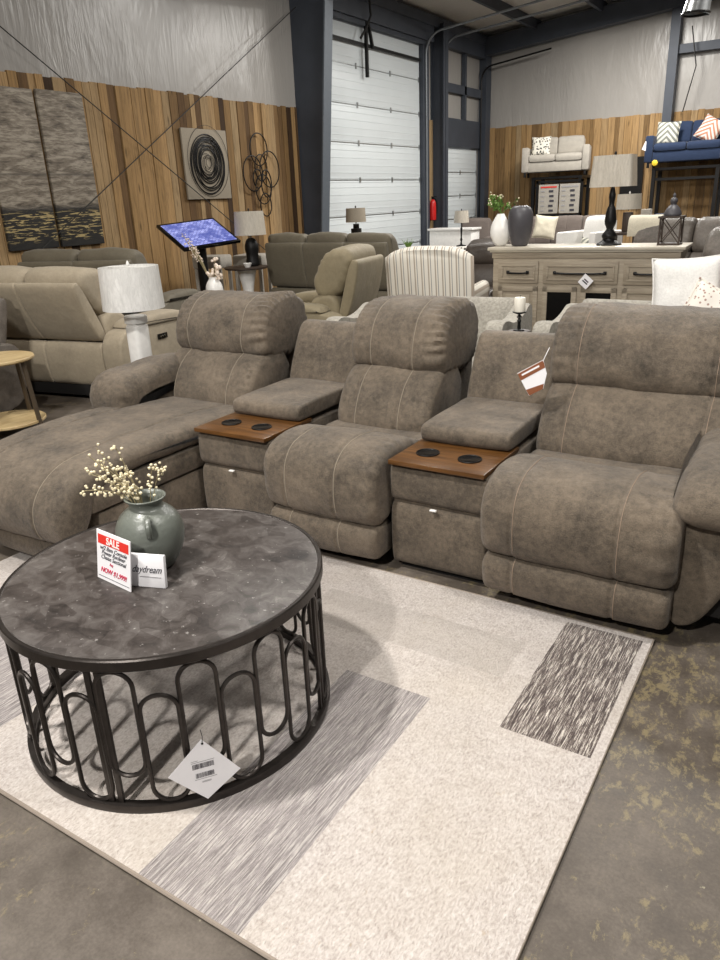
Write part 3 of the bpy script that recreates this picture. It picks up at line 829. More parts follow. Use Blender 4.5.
# sprig tips relative to the vase mouth: (side, up); side axis runs left in the picture
lft = Vector((-.84, -.54, 0)); bk = Vector((-.54, .84, 0))
SP = [(.165, .005, .02), (.14, .055, .03), (.11, .075, -.02), (.095, .10, .0), (.075, .05, .03), (.06, .09, -.03), (.045, .06, .04), (.12, .025, -.03), (.085, .02, .05), (.035, .075, .0), (.10, .14, .01), (.13, .115, .02), (.045, .14, .0), (-.045, .085, .0), (-.062, .07, .03), (.03, .03, -.04)]
for k, (sd, up, dp) in enumerate(SP):
    tip = Vector((VX, VY, VZ+.235)) + lft*(sd*1.08+.012) + bk*dp + Vector((0, 0, up))
    base = Vector((VX, VY, VZ+.10)) + lft*.005
    mid = Vector((VX, VY, VZ+.215)) + lft*max(-.035, min(.038, sd*.35)) + bk*dp*.4
    pts = [base]
    for t in range(1, 13):
        q = t/12; pts.append((base*(1-q)**2 + mid*2*q*(1-q) + tip*q*q) if False else (base.lerp(mid, q*2) if q < .5 else mid.lerp(tip, (q-.5)*2) + Vector((0, 0, .012*sin((q-.5)*2*pi)))))
    where = 'long drooping cream berry sprig reaching furthest left from the vase' if k == 0 else ('cream berry sprig standing at the right of the vase mouth' if k in (13, 14) else 'cream berry sprig in the bushy clump leaning left out of the vase')
    sp = tag(obj('berry_sprig', MB().tube(pts, .0012, 5), 'twig'), where, 'flowers', 'cream berry sprigs in the glazed vase')
    mb = MB(); many = 16 if k not in (10, 11, 12) else 7
    for j in range(many):
        q = 1-.45*random.random()**1.3*(1 if k not in (10, 11, 12) else .5)
        i = min(11, int(q*12)); P = Vector(pts[i]).lerp(Vector(pts[i+1]), q*12-i) if i < 12 else Vector(pts[12])
        P = P + Vector((random.uniform(-1, 1), random.uniform(-1, 1), random.uniform(-1, 1)))*.013
        mb.ball(P, random.uniform(.0036, .0056), 1)
    obj('berries', mb, 'berry', sp)
# sale card and small sign: leaning cards standing on the table, local x right, z up
def card_frame(name, label, cat, bl, br, lean, group=None):
    bl, br = Vector(bl), Vector(br); u = (br-bl).normalized()
    o = thing(name, label, cat, bl); back = Vector((0, 0, 1)).cross(u)
    z = (Vector((0, 0, 1))*cos(lean)+back*sin(lean)).normalized(); y = z.cross(u)
    Mx = Matrix((u, y, z)).transposed().to_4x4(); Mx.translation = bl; o.matrix_world = Mx
    return o, (br-bl).length
sg, w = card_frame('sale_sign', 'white card with red SALE header and handwriting leaning on the coffee table', 'sign', (-1.708, 1.200, VZ), (-1.545, 1.182, VZ), .16)
w = .162; H = .150
obj('card', MB().box2((0, 0, 0), (w, .003, H)), 'paper', sg)
obj('red_header', MB().box2((.007, -.0006, H-.040), (w-.007, 0, H-.012)), 'sale_red', sg)
text('SALE', .030, 'white_ink', sg, (w/2, -.0012, H-.0265), fontbold=.0006)
for j, (s, z) in enumerate((('w/2 Bsm Console', .100), ('Power Recliner', .086), ('Chaise Sectional', .072))):
    text(s, .0178, 'ink', sg, (w/2, -.0008, z), shear=.35, sx=1.02)
text('Reg', .011, 'pink_ink', sg, (w/2-.01, -.0008, .056), shear=.3)
text('NOW $1,999!', .021, 'pink_ink', sg, (w/2, -.0008, .032), shear=.3, sx=1, fontbold=.0004)
obj('border_line', MB().box2((.006, -.0006, .010), (w-.006, 0, .0115)), 'ink', sg)
ds, w = card_frame('small_sign', 'small white block sign with script lettering beside the vase', 'sign', (-1.578, 1.208, VZ), (-1.475, 1.243, VZ), .12)
w = .112
obj('block', MB().box2((0, 0, 0), (w, .014, .098), .002), 'paper', ds)
text('daydream', .030, 'ink', ds, (w/2, -.0008, .054), shear=.5, sx=.78)
obj('small_print', MB().box2((w*.3, -.0006, .030), (w*.9, 0, .0335)), 'grey_ink', ds)

# ------------------------------------------------------------------ hang tag on the right recliner
ht = thing('hang_tag', 'brown and white hang tag on a string beside the right recliner back', 'tag', (-.995, 2.875, .71))
def card(pts, y0, y1): return MB().grid_faces([[(x, y, z) for x, z in pts] for y in (y0, y1)])
obj('card', card([(0, 0), (.058, .035), (.070, .10), (.052, .155), (-.055, .09)], 0, .0015), 'paper', ht)
obj('brown_header', card([(-.053, .088), (.052, .153), (.062, .124), (-.038, .061)], -.001, 0), 'tag_brown', ht)
obj('brown_footer', card([(.001, .001), (.057, .035), (.060, .057), (-.014, .024)], -.001, 0), 'tag_brown', ht)
obj('print_lines', card([(-.036, .088), (.036, .132), (.039, .125), (-.033, .081)], -.0016, -.001), 'paper', ht)
obj('string', MB().tube([(.052, -.001, .148), (.06, .0, .17), (.066, .03, .20)], .0014, 5), 'paper', ht)

# ------------------------------------------------------------------ generic reclining sofa
def recliner_sofa(name, label, cat, loc, rz, n, sw, mat, d=.92, h=1.06, aw=.2, arms=(1, 1), armmat=None, group=None, button=False, lean=.14):
    """front at local y=0 facing -y, centred in x"""
    r = thing(name, label, cat, loc, rz, group); W = n*sw
    am = armmat or mat
    obj('base', MB().box2((-W/2+.02, .06, .03), (W/2-.02, d-.05, .30), .01), 'under', r)
    for i in range(n):
        x0 = -W/2+i*sw; x1 = x0+sw
        Cushion([(.09, .22), (.0, .24), (-.01, .36), (.05, .46), (.2, .485), (.5, .46), (.62, .44), (.62, .34), (.3, .3)], x0, x1, .035, 40, 10, (), wr=.006, puff=.006, seed=i).build('seat_cushion', mat, r)
        Cushion([(.09, .05), (.02, .05), (.0, .12), (.02, .21), (.1, .22), (.1, .06)], x0, x1, .02, 30, 6, ()).build('footrest_panel', mat, r)
        Cushion([(d-.40, .40), (d-.42, .52), (d-.36, .68), (d-.24, .74), (d-.1, .72), (d-.08, .5), (d-.2, .4)], x0, x1, .045, 44, 10, (), puff=.012, wr=.008, seed=i+3).build('lumbar_cushion', mat, r)
        Cushion([(d-.30, .70), (d-.33, .80), (d-.30, .92), (d-.2, h-.03), (d-.06+lean*.3, h), (d-.05+lean*.8, h-.05), (d-.07+lean*.8, h-.2), (d-.10, .7)], x0+.004, x1-.004, .06, 48, 14, (), puff=.02, wr=.012, seed=i+7, gather=(.004, 50)).build('head_cushion', mat, r)
    sm = [-W/2+i*sw for i in range(1, n)]
    Cushion([(d-.10, .50), (d-.02, .50), (d+lean*.55, .72), (d+lean, h-.13), (d+lean-.03, h-.095), (d+lean-.09, h-.11), (d-.08, .6)], -W/2+.01, W/2-.01, .02, 44, 14, sm, .012, wr=.004).build('rear_panel', mat, r)
    Cushion([(d-.12, .12), (d-.03, .12), (d+.0, .3), (d+.0, .49), (d-.10, .495), (d-.14, .3)], -W/2+.01, W/2-.01, .015, 40, 12, sm, .010, wr=.004).build('rear_skirt', mat, r)
    for s, on in ((-1, arms[0]), (1, arms[1])):
        if not on: continue
        xi, xo = s*W/2, s*(W/2+aw); x0, x1 = sorted((xi, xo))
        a = Cushion([(.04, .05), (.0, .3), (.03, .56), (.2, .60), (d-.2, .60), (d, .56), (d+.02, .3), (d-.08, .05)], x0, x1, .025, 56, 8, (), wr=.004, it=2).build('arm_panel', am, r)
        Cushion([(.0, .53), (-.02, .59), (.06, .645), (.3, .665), (d-.25, .66), (d-.14, .61), (d-.2, .575), (.2, .565)], x0-.01, x1+.01, .04, 52, 8, (), wr=.006, puff=.006, seed=s).build('arm_pad', am, r)
        if button:
            bt = obj('power_switch', MB().box((xo+s*.004, d*.42, .47), (.012, .13, .045), .004), 'black_gloss', a)
            for k in (-.03, 0, .03): obj('button', MB().lathe([(.008, 0), (.008, .004), (.0, .005)], 10), 'chrome', bt, loc=(xo+s*.010, d*.42+k, .47), rot=(0, s*pi/2, 0))
    for x in (-W/2+.06, W/2-.06):
        for y in (.1, d-.12): obj('foot', MB().lathe([(.025, 0), (.025, .04)], 10, (x, y, 0)), 'under', r)
    return r
recliner_sofa('reclining_sofa', 'cream microfibre reclining sofa seen from behind with a power switch on its arm', 'sofa', (-6.02, 4.66, 0), pi+.17, 3, .62, 'cream_leather', h=1.09, button=True, lean=.2)
recliner_sofa('reclining_sofa', 'olive taupe reclining sofa with its back turned, behind the cream sofa', 'sofa', (-6.80, 5.92, 0), pi+.30, 2, .66, 'olive_leather', h=1.14, lean=.12, arms=(1, 0))
recliner_sofa('reclining_sofa', 'dark olive reclining sofa with its back turned, left of the tall dock door', 'sofa', (-5.18, 8.45, 0), pi-.03, 3, .60, 'olive_leather', h=1.14, lean=.06, arms=(1, 0))
recliner_sofa('recliner_chair', 'sand coloured recliner seen from its arm side, below the tall dock door', 'chair', (-4.56, 5.64, 0), -pi/2+.16, 1, .66, 'tan_leather', d=.95, h=1.12, lean=.12)
recliner_sofa('recliner_chair', 'grey-brown leather recliner cut off by the left edge of the picture', 'chair', (-5.60, 2.55, 0), radians(4), 1, .5, 'grey_leather', h=1.0, lean=.08, d=.84, aw=.14)
recliner_sofa('reclining_sofa', 'smoky grey leather reclining sofa at the far right behind the white pillow', 'sofa', (-.62, 7.75, 0), -.15, 2, .66, 'grey_leather', h=1.1)
recliner_sofa('reclining_sofa', 'smoky grey leather sofa with a cream throw behind the dresser', 'sofa', (-1.60, 9.7, 0), -.05, 2, .72, 'grey_leather', h=1.12)
recliner_sofa('recliner_chair', 'dark leather recliner tucked between the striped chair and the dresser', 'chair', (-3.50, 7.95, 0), .15, 1, .5, 'dark_leather', h=.99, aw=.12)

# ------------------------------------------------------------------ plain upholstered sofas
def plain_sofa(name, label, cat, loc, rz, n, sw, mat, d=.85, h=.86, aw=.16, armh=.6, seatmat=None, legs=True, group=None, legm='black_metal', tuft=False):
    r = thing(name, label, cat, loc, rz, group); W = n*sw; sm_ = seatmat or mat
    z0 = .1 if legs else .02
    obj('frame', MB().box2((-W/2-.01, .03, z0), (W/2+.01, d-.03, .3), .02), mat, r)
    for i in range(n):
        x0 = -W/2+i*sw; x1 = x0+sw
        Cushion([(.02, .30), (.0, .33), (.0, .41), (.04, .45), (.35, .46), (.66, .45), (.68, .3)], x0+.003, x1-.003, .03, 40, 8, (), puff=.006, wr=.005, seed=i).build('seat_cushion', sm_, r)
        Cushion([(d-.26, .43), (d-.27, .55), (d-.20, h-.02), (d-.12, h+.02), (d-.03, h), (d-.03, .43)], x0+.003, x1-.003, .035, 40, 8, ((x0+x1)/2,) if tuft else (), puff=.014, wr=.006, seed=i+5).build('back_cushion', sm_, r)
    obj('back_frame', MB().box2((-W/2-.01, d-.09, z0), (W/2+.01, d, h-.04), .02), mat, r)
    for s in (-1, 1):
        x0, x1 = sorted((s*W/2, s*(W/2+aw)))
        obj('arm', MB().box2((x0, 0, z0), (x1, d, armh), .03), mat, r)
    if legs:
        for x in (-W/2-aw/2, W/2+aw/2):
            for y in (.07, d-.07): obj('leg', MB().box((x, y, z0/2), (.05, .05, z0), .004), legm, r)
    return r
# raised display stands on the end wall
def stand(x0, x1, y0, y1, z, label):
    r = thing('display_stand', label, 'stand', ((x0+x1)/2, (y0+y1)/2, 0)); w = (x1-x0)/2; dd = (y1-y0)/2
    obj('deck', MB().box2((-w, -dd, z-.05), (w, dd, z)), 'black_metal', r)
    for x in (-w+.04, w-.04):
        for y in (-dd+.04, dd-.04): obj('leg', MB().box((x, y, (z-.05)/2), (.07, .07, z-.05)), 'black_metal', r)
    for y in (-dd+.04, dd-.04):
        for zz in (z-.22, .35): obj('crossbar', MB().box((0, y, zz), (2*w-.1, .035, .05)), 'black_metal', r)
    return r
stand(-6.05, -4.92, 17.0, 17.7, 1.80, 'tall black metal stand holding the light grey loveseat up')
stand(-3.50, -2.22, 17.0, 17.7, 1.86, 'tall black metal stand holding the navy loveseat up')
plain_sofa('loveseat', 'light grey loveseat raised on a stand against the plank end wall', 'sofa', (-5.49, 16.85, 1.80), radians(13), 2, .56, 'light_tweed', h=.80, aw=.15, d=.8, legm='black_metal')
plain_sofa('loveseat', 'navy blue loveseat raised on a stand at the top right', 'sofa', (-2.86, 16.85, 1.86), radians(2), 2, .62, 'blue_fabric', h=.84, aw=.16, d=.8)
pillow('throw_pillow', (.4, .4), .13, 'pat_bw', 'black and ivory patterned pillow on the raised grey loveseat', 'pillow', (-5.86, 17.0, 2.42), (-.25, 0, .2))
pillow('throw_pillow', (.44, .44), .13, 'pat_grey', 'grey and cream patterned pillow on the left of the navy loveseat', 'pillow', (-3.30, 17.22, 2.50), (-.2, .05, 0))
pillow('throw_pillow', (.44, .44), .13, 'pat_chev', 'rust chevron pillow on the right of the navy loveseat', 'pillow', (-2.50, 17.12, 2.50), (-.2, .5, -.2))
tag(obj('paper_tag', MB().box((-3.62, 16.83, 2.27), (.10, .006, .16), 0, Matrix.Rotation(.4, 3, 'Y')), 'paper'), 'small white tag hanging on the left arm of the navy loveseat', 'tag')
tag(obj('yellow_tag', MB().lathe([(0, 0), (.055, .0), (.06, .01), (.04, .02), (0, .025)], 7, (0, 0, 0)), 'yellow', loc=(-3.42, 16.84, 1.95), rot=(pi/2, 0, 0)), 'yellow tag hanging under the front corner of the navy loveseat', 'tag')
# brown-grey sofas along the end wall
plain_sofa('tufted_sofa', 'brown-grey tweed sofa with a cream pillow against the plank end wall', 'sofa', (-4.78, 14.9, 0), 0, 3, .62, 'grey_tweed', h=1.0, tuft=True, d=.95, armh=.66)
plain_sofa('tweed_armchair', 'brown-grey tweed armchair by the corner, left of the tweed sofa', 'chair', (-6.62, 14.9, 0), .2, 1, .62, 'grey_tweed', h=1.0, d=.9, aw=.14, armh=.66)
pillow('throw_pillow', (.44, .44), .14, 'cream_fabric', 'cream pillow resting on the brown-grey tweed sofa', 'pillow', (-5.0, 14.95, .84), (-.22, .12, .15))
# wall charts in one black frame
wc = thing('chart_board', 'two pale printed charts in a black frame on the end wall', 'poster', (-5.38, 16.9, 0))
obj('frame', MB().box2((-.52, .0, .98), (-.47, .04, 1.72)).box2((.47, .0, .98), (.52, .04, 1.72)).box2((-.52, 0, .98), (.52, .04, 1.03)).box2((-.52, 0, 1.67), (.52, .04, 1.72)), 'black_metal', wc)
for s in (-1, 1):
    p = obj('chart', MB().box2((-.22, .01, 1.04), (.22, .02, 1.64)), 'light_tweed', wc, loc=(s*.235, 0, 0))
    for k in range(5):
        obj('print_block', MB().box((.06+.01*k % .03, .006, 1.50-k*.1), (.10, .004, .045)), 'ink', p); obj('print_line', MB().box((-.13, .006, 1.50-k*.1), (.09, .004, .02)), 'grey_ink', p)
    obj('print_heading', MB().box((0, .006, 1.585), (.36, .004, .03)), 'sale_red' if s < 0 else 'grey_ink', p)
tag(obj('dark_panel', MB().box2((-4.30, 17.79, 1.15), (-3.84, 17.865, 2.12)), 'black_metal'), 'black panel on the end wall behind the big wrapped lamp shade', 'poster')  # plain black panel, what it is stays unidentified
# light armchair with pillow beyond the dresser
plain_sofa('white_armchair', 'white armchair standing beyond the dresser', 'chair', (-3.32, 11.3, 0), -.3, 1, .44, 'white_fabric', h=1.10, d=.75, aw=.12, armh=.92)
pillow('throw_pillow', (.38, .34), .12, 'pat_grey', 'grey and white patterned pillow in the white armchair', 'pillow', (-3.16, 11.62, .66), (-.25, 0, -.3))

# throw over the leather sofa behind the dresser
th = Cushion([(-.10, .0), (-.06, .22), (.02, .26), (.12, .27), (.25, .22), (.30, .0), (.27, .0), (.22, .19), (.1, .235), (.0, .225), (-.04, .17), (-.07, .0)], -.2, .2, .004, 60, 10, (), wr=.01)
o = th.build('throw_blanket', 'cream_fabric', None); o.location = (-2.17, 10.46, .90)
tag(o, 'cream throw blanket draped over the leather sofa back behind the dresser', 'blanket')

# ------------------------------------------------------------------ dresser
DX0, DX1, DY = -2.95, -1.20, 7.30
dr = thing('dresser', 'weathered greige wood buffet dresser with three drawers and cabinet doors', 'cabinet', ((DX0+DX1)/2, DY, 0), radians(2.5))
W = DX1-DX0; D = .46
obj('body', MB().box2((-W/2, 0, .08), (W/2, D, .93), .004).box2((-W/2-.012, -.01, .89), (W/2+.012, D, .95), .006), 'grey_oak', dr)
obj('top', MB().box2((-W/2-.05, -.045, .965), (W/2+.05, D+.02, .995), .006).box2((-W/2-.03, -.028, .948), (W/2+.03, D+.01, .967), .004), 'grey_oak_top', dr)
for x in (-W/2+.05, W/2-.05):
    for y in (.05, D-.05): obj('foot', MB().box((x, y, .04), (.08, .08, .08), .004), 'grey_oak', dr)
for x0, x1 in ((-W/2+.06, -W/2+.47), (-W/2+.52, W/2-.52), (W/2-.47, W/2-.06)):
    mb = MB().box2((x0, -.016, .65), (x1, .01, .86), .004)
    for a, b in (((x0+.05, .70), (x1-.05, .81)),):
        mb.box2((a[0]-.02, -.024, a[1]-.018), (b[0]+.02, -.01, a[1]), .003).box2((a[0]-.02, -.024, b[1]), (b[0]+.02, -.01, b[1]+.018), .003)
        mb.box2((a[0]-.02, -.024, a[1]), (a[0], -.01, b[1]), .003).box2((b[0], -.024, a[1]), (b[0]+.02, -.01, b[1]), .003)
    dw = obj('drawer', mb, 'grey_oak', dr)
    xm = (x0+x1)/2; hl = .10 if x1-x0 < .5 else .24
    obj('handle', MB().tube([(xm-hl, -.016, .755), (xm-hl, -.045, .755), (xm-hl*.5, -.05, .75), (xm+hl*.5, -.05, .75), (xm+hl, -.045, .755), (xm+hl, -.016, .755)], .009, 8).box((xm-hl, -.026, .757), (.03, .01, .03), .003).box((xm+hl, -.026, .757), (.03, .01, .03), .003), 'black_metal', dw)
for x0, x1, gl in ((-W/2+.06, -W/2+.47, 0), (-W/2+.52, -.02, 1), (.02, W/2-.52, 1), (W/2-.47, W/2-.06, 0)):
    mb = MB()
    f = .05
    mb.box2((x0, -.016, .12), (x0+f, .004, .62), .003).box2((x1-f, -.016, .12), (x1, .004, .62), .003).box2((x0, -.016, .12), (x1, .004, .12+f), .003).box2((x0, -.016, .62-f), (x1, .004, .62), .003)
    if not gl: mb.box2((x0+f+.03, -.012, .12+f+.03), (x1-f-.03, .004, .62-f-.03), .006).box2((x0+f-.004, -.004, .12+f-.004), (x1-f+.004, .004, .62-f+.004))
    dd = obj('cabinet_door', mb, 'grey_oak', dr)
    if gl: obj('glass_pane', MB().box2((x0+f-.004, -.006, .12+f-.004), (x1-f+.004, -.001, .62-f+.004)), 'black_gloss', dd)
dt = thing('price_tag', 'small pale diamond tag hanging from the long drawer handle of the dresser', 'tag', (-1.98, 7.225, .70))
dt.rotation_euler = (0, radians(40), 0)
obj('card', MB().box((0, -.008, -.02), (.105, .002, .105)), 'paper', dt)
obj('print_lines', MB().box((0, -.0095, -.01), (.05, .001, .012)).box((0, -.0095, -.03), (.06, .001, .012)), 'ink', dt)
ZT = .995
v = thing('tall_vase', 'tall white twisted vase with green leaves on the dresser', 'vase', (-2.955, 7.46, ZT))
v.scale = (1.2, 1.2, 1.04)
mb = MB(); rings = []
for k in range(21):
    q = k/20; z = .30*q; r = .035+.048*sin(pi*min(1, q*1.05)**.9)**.9 if q < 1 else .03
    r = max(.022, r)
    rings.append([(r*(1+.12*cos(3*(t*pi/16)+q*2.2))*cos(t*pi/16), r*(1+.12*cos(3*(t*pi/16)+q*2.2))*sin(t*pi/16), z) for t in range(32)])
mb.grid_faces(rings); obj('body', mb, 'white_ceramic', v, 70)
lv = thing('leafy_stems', 'bunch of green leafy stems with pale buds standing in the white dresser vase', 'plant', (-2.955, 7.46, ZT+.31))
random.seed(9); st = MB(); lf = MB(); fl = MB()
for k in range(13):
    a = random.uniform(0, 2*pi); tip = Vector((random.uniform(-.16, .17), random.uniform(-.08, .08), random.uniform(.08, .20)))
    pts = [Vector((0, 0, -.18)), Vector((0, 0, .0)), tip*.6+Vector((0, 0, .02)), tip]
    st.tube(pts, .002, 4)
    for j in range(9):
        q = .3+.7*random.random(); P = Vector((0, 0, 0)).lerp(tip, q)
        d = Vector((random.uniform(-1, 1), random.uniform(-1, 1), random.uniform(-.3, .8))).normalized(); s = d.orthogonal().normalized()*.011
        e = .045
        try: lf.grid_faces([[P, P+d*e*.5+s, P+d*e, P+d*e*.5-s], [P+Vector((0, 0, .001)), P+d*e*.5+s+Vector((0, 0, .002)), P+d*e+Vector((0, 0, .001)), P+d*e*.5-s+Vector((0, 0, .002))]])
        except Exception: pass
    for j in range(2): fl.ball(tip+Vector((random.uniform(-.02, .02), 0, random.uniform(-.02, .02))), .008, 1)
obj('stems', st, 'leaf', lv); obj('leaves', lf, 'leaf', lv); obj('buds', fl, 'berry', lv)
dv = tag(obj('tall_vase', MB().lathe(smooth_open([(0, 0), (.07, 0), (.085, .02), (.115, .14), (.128, .25), (.118, .33), (.085, .375), (.05, .385), (.045, .38), (.03, .34), (0, .33)]), 40), 'charcoal', None, 70, loc=(-2.742, 7.44, ZT)), 'large charcoal egg-shaped vase on the left end of the dresser', 'vase')
def table_lamp(loc, label, shade, sr0, sr1, sh, zb, basefn, smat, bmat, group=None, scale=1, square=False):
    r = thing('table_lamp', label, 'lamp', loc)
    basefn(r, bmat)
    obj('pole', MB().tube([(0, 0, zb-.02), (0, 0, zb+sh*.35)], .008, 8), 'black_metal', r)
    n = 48
    if square:
        rings = []
        for rr, z in ((sr0, zb), (sr1, zb+sh)):
            rings.append([(rr*(abs(cos(t*2*pi/n))**.25)*(1 if cos(t*2*pi/n) > 0 else -1), rr*.75*(abs(sin(t*2*pi/n))**.25)*(1 if sin(t*2*pi/n) > 0 else -1), z) for t in range(n)])
        inner = [[(x*.97, y*.97, z) for x, y, z in rg] for rg in rings][::-1]
        mb = MB().grid_faces(rings+inner, caps=False, close_v=True)
    else:
        mb = MB().lathe([(sr0, zb), (sr1, zb+sh), (sr1-.006, zb+sh), (sr0-.006, zb), (sr0, zb)], n)
    obj('lamp_shade', mb, smat, r)
    obj('finial', MB().lathe([(.0, 0), (.008, .0), (.012, .012), (.006, .028), (0, .034)], 12, (0, 0, zb+sh+.004)).tube([(0, 0, zb+sh*.3), (0, 0, zb+sh+.006)], .004, 6).tube([(-sr1+.004, 0, zb+sh-.004), (sr1-.004, 0, zb+sh-.004)], .003, 6), 'black_metal' if bmat == 'black_metal' else 'white_ceramic', r)
    return r
def b_trestle(r, m):
    obj('base', MB().lathe(smooth_open([(0, 0), (.115, 0), (.12, .012), (.085, .03), (.055, .05), (.075, .085), (.055, .115), (.035, .14), (.03, .15), (.055, .20), (.05, .27), (.04, .33), (.022, .36), (.025, .40), (.032, .44), (.02, .50), (.01, .53)], 1), 24), m, r)
table_lamp((-1.88, 7.52, ZT), 'tall black turned lamp with a film-wrapped beige shade on the dresser', 0, .195, .175, .27, .52, b_trestle, 'shade_beige', 'black_metal', square=True)
ln = thing('lantern', 'dark wood lantern with crossed sides and dome top at the right end of the dresser', 'lantern', (-1.325, 7.5, ZT))
ln.scale = (.88, .88, 1)
mb = MB().box2((-.11, -.09, 0), (.11, .09, .018)).box2((-.12, -.10, .235), (.12, .10, .253))
for x in (-.1, .1):
    for y in (-.08, .08): mb.box((x, y, .125), (.014, .014, .23))
obj('frame', mb, 'darkwood', ln)
mb = MB()
for y in (-.08, .08):
    mb.tube([(-.095, y, .02), (.095, y, .235)], .005, 6).tube([(.095, y, .02), (-.095, y, .235)], .005, 6)
for x in (-.1, .1):
    mb.tube([(x, -.075, .02), (x, .075, .235)], .005, 6).tube([(x, .075, .02), (x, -.075, .235)], .005, 6)
obj('crossed_wires', mb, 'darkwood', ln)
obj('dome', MB().lathe(smooth_open([(0, .252), (.085, .252), (.088, .27), (.07, .31), (.04, .34), (.024, .35), (.038, .375), (.03, .40), (.012, .41), (.018, .43), (.0, .45)], 1), 24), 'charcoal', ln)

# second wrapped lamp further back on a small table
def b_block(r, m):
    obj('base', MB().box((0, 0, .13), (.12, .12, .26), .01), m, r)
st2 = thing('side_table', 'dark side table with books under the farther wrapped lamp', 'table', (-2.62, 11.35, 0))
obj('tabletop', MB().box2((-.2, -.2, .88), (.2, .2, .92), .004), 'darkwood', st2)
for x in (-.17, .17):
    for y in (-.17, .17): obj('leg', MB().box((x, y, .44), (.045, .045, .88)), 'darkwood', st2)
table_lamp((-2.60, 11.35, .92), 'dark block lamp with beige wrapped shade standing beyond the dresser', 0, .17, .16, .2, .30, b_block, 'shade_beige', 'darkwood')
# boxes and small items on the white counter behind the sofas
wt = thing('white_console', 'white topped console table behind the leather sofa on the right', 'table', (-2.0, 12.4, 0))
obj('tabletop', MB().box2((-.62, -.2, .98), (.8, .2, 1.03), .005), 'white_ceramic', wt)
for x in (-.55, .72): obj('leg', MB().box((x, 0, .49), (.06, .34, .98)), 'white_ceramic', wt)
tag(obj('storage_box', MB().box2((-.12, -.1, 0), (.12, .1, .09), .006), 'blue_fabric', loc=(-2.3, 12.35, 1.03)), 'small blue-grey box on the white console table', 'box')
tag(obj('storage_box', MB().box2((-.07, -.06, 0), (.07, .06, .16), .006), 'light_tweed', loc=(-2.56, 12.35, 1.03)), 'small pale grey box at the left end of the white console table', 'box')

# ------------------------------------------------------------------ striped armchair
sc = thing('striped_armchair', 'cream and grey striped armchair seen from behind', 'chair', (-3.42, 7.26, 0), pi+.20)
def arch(w, h0, h1, n=14):
    return [(-w, .22)] + [(-w*cos(pi*k/n)*1.0 if False else -w+2*w*k/n, h0+(h1-h0)*(1-abs(-1+2*k/n)**3.5)) for k in range(n+1)] + [(w, .22)]
mb = MB(); P = arch(.42, .97, 1.07)
rings = []
for y, ins in ((.0, .03), (.03, .0), (.11, .0), (.15, .03)):
    rings.append([(x*(1-ins/.42), .68+y+(z-.22)*.16, z-ins*(1 if z > .5 else 0)) for x, z in P])
mb.grid_faces(rings); obj('backrest', mb, 'stripes', sc, 60)
Cushion([(.03, .28), (.0, .34), (.02, .44), (.1, .47), (.5, .46), (.72, .44), (.72, .28)], -.27, .27, .03, 40, 8, (), puff=.01).build('seat_cushion', 'stripes', sc)
obj('frame', MB().box2((-.3, .03, .14), (.3, .78, .3), .02), 'stripes', sc)
for s in (-1, 1):
    Cushion([(s*.27, .14), (s*.40, .14), (s*.41, .5), (s*.43, .62), (s*.38, .68), (s*.30, .66), (s*.27, .55)], .02, .80, .02, 40, 8, (), axis='y', it=2).build('arm', 'stripes', sc)
    for y in (.08, .78): obj('leg', MB().tube([(s*.27, y, .15), (s*.28, y, 0)], [.024, .016], 8), 'darkwood', sc)
# pair of accent chairs right behind the sectional, seen over its consoles
def slipper(label, loc, rz):
    r = thing('accent_chair', label, 'chair', loc, rz, None)
    obj('frame', MB().box2((-.26, .02, .16), (.26, .62, .3), .03), 'pat_light', r)
    Cushion([(.02, .3), (.0, .36), (.05, .43), (.3, .44), (.56, .42), (.58, .3)], -.25, .25, .03, 36, 8, ()).build('seat_cushion', 'pat_light', r)
    for s in (-1, 1):
        mb = MB(); rings = []
        for a, ins in ((0, .02), (.02, 0), (.09, 0), (.11, .02)):
            x = s*(.24+a); pr = [(.62, .16), (.05, .16), (.02, .5), (-.01, .66), (.04, .74), (.14, .745), (.3, .70), (.5, .72), (.68, .80), (.74, .70), (.70, .3)]
            cy = .35; cz = .45
            rings.append([(x, cy+(y-cy)*(1-ins), cz+(z-cz)*(1-ins)) for y, z in chaikin(pr, 2)])
        mb.grid_faces(rings); obj('arm', mb, 'pat_light', r, 50)
    Cushion([(.56, .3), (.55, .6), (.62, .80), (.68, .82), (.74, .78), (.70, .3)], -.25, .25, .03, 40, 8, ()).build('backrest', 'pat_light', r)
    for x in (-.24, .24):
        for y in (.06, .6): obj('leg', MB().tube([(x, y, .17), (x*1.04, y, 0)], [.02, .013], 8), 'darkwood', r)
    return r
M['pat_light'] = weave('pale_grey_velvet', (158, 153, 143), s=60, var=.16)
slipper('pale grey accent chair behind the armless recliner, left of the candle', (-2.06, 4.34, 0), radians(4))
slipper('pale grey accent chair behind the right end recliner, right of the candle', (-1.19, 4.42, 0), radians(-2))
slipper('pale grey accent chair behind the left console, leftmost of three', (-2.80, 4.50, 0), radians(3)).scale = (1, 1, .93)
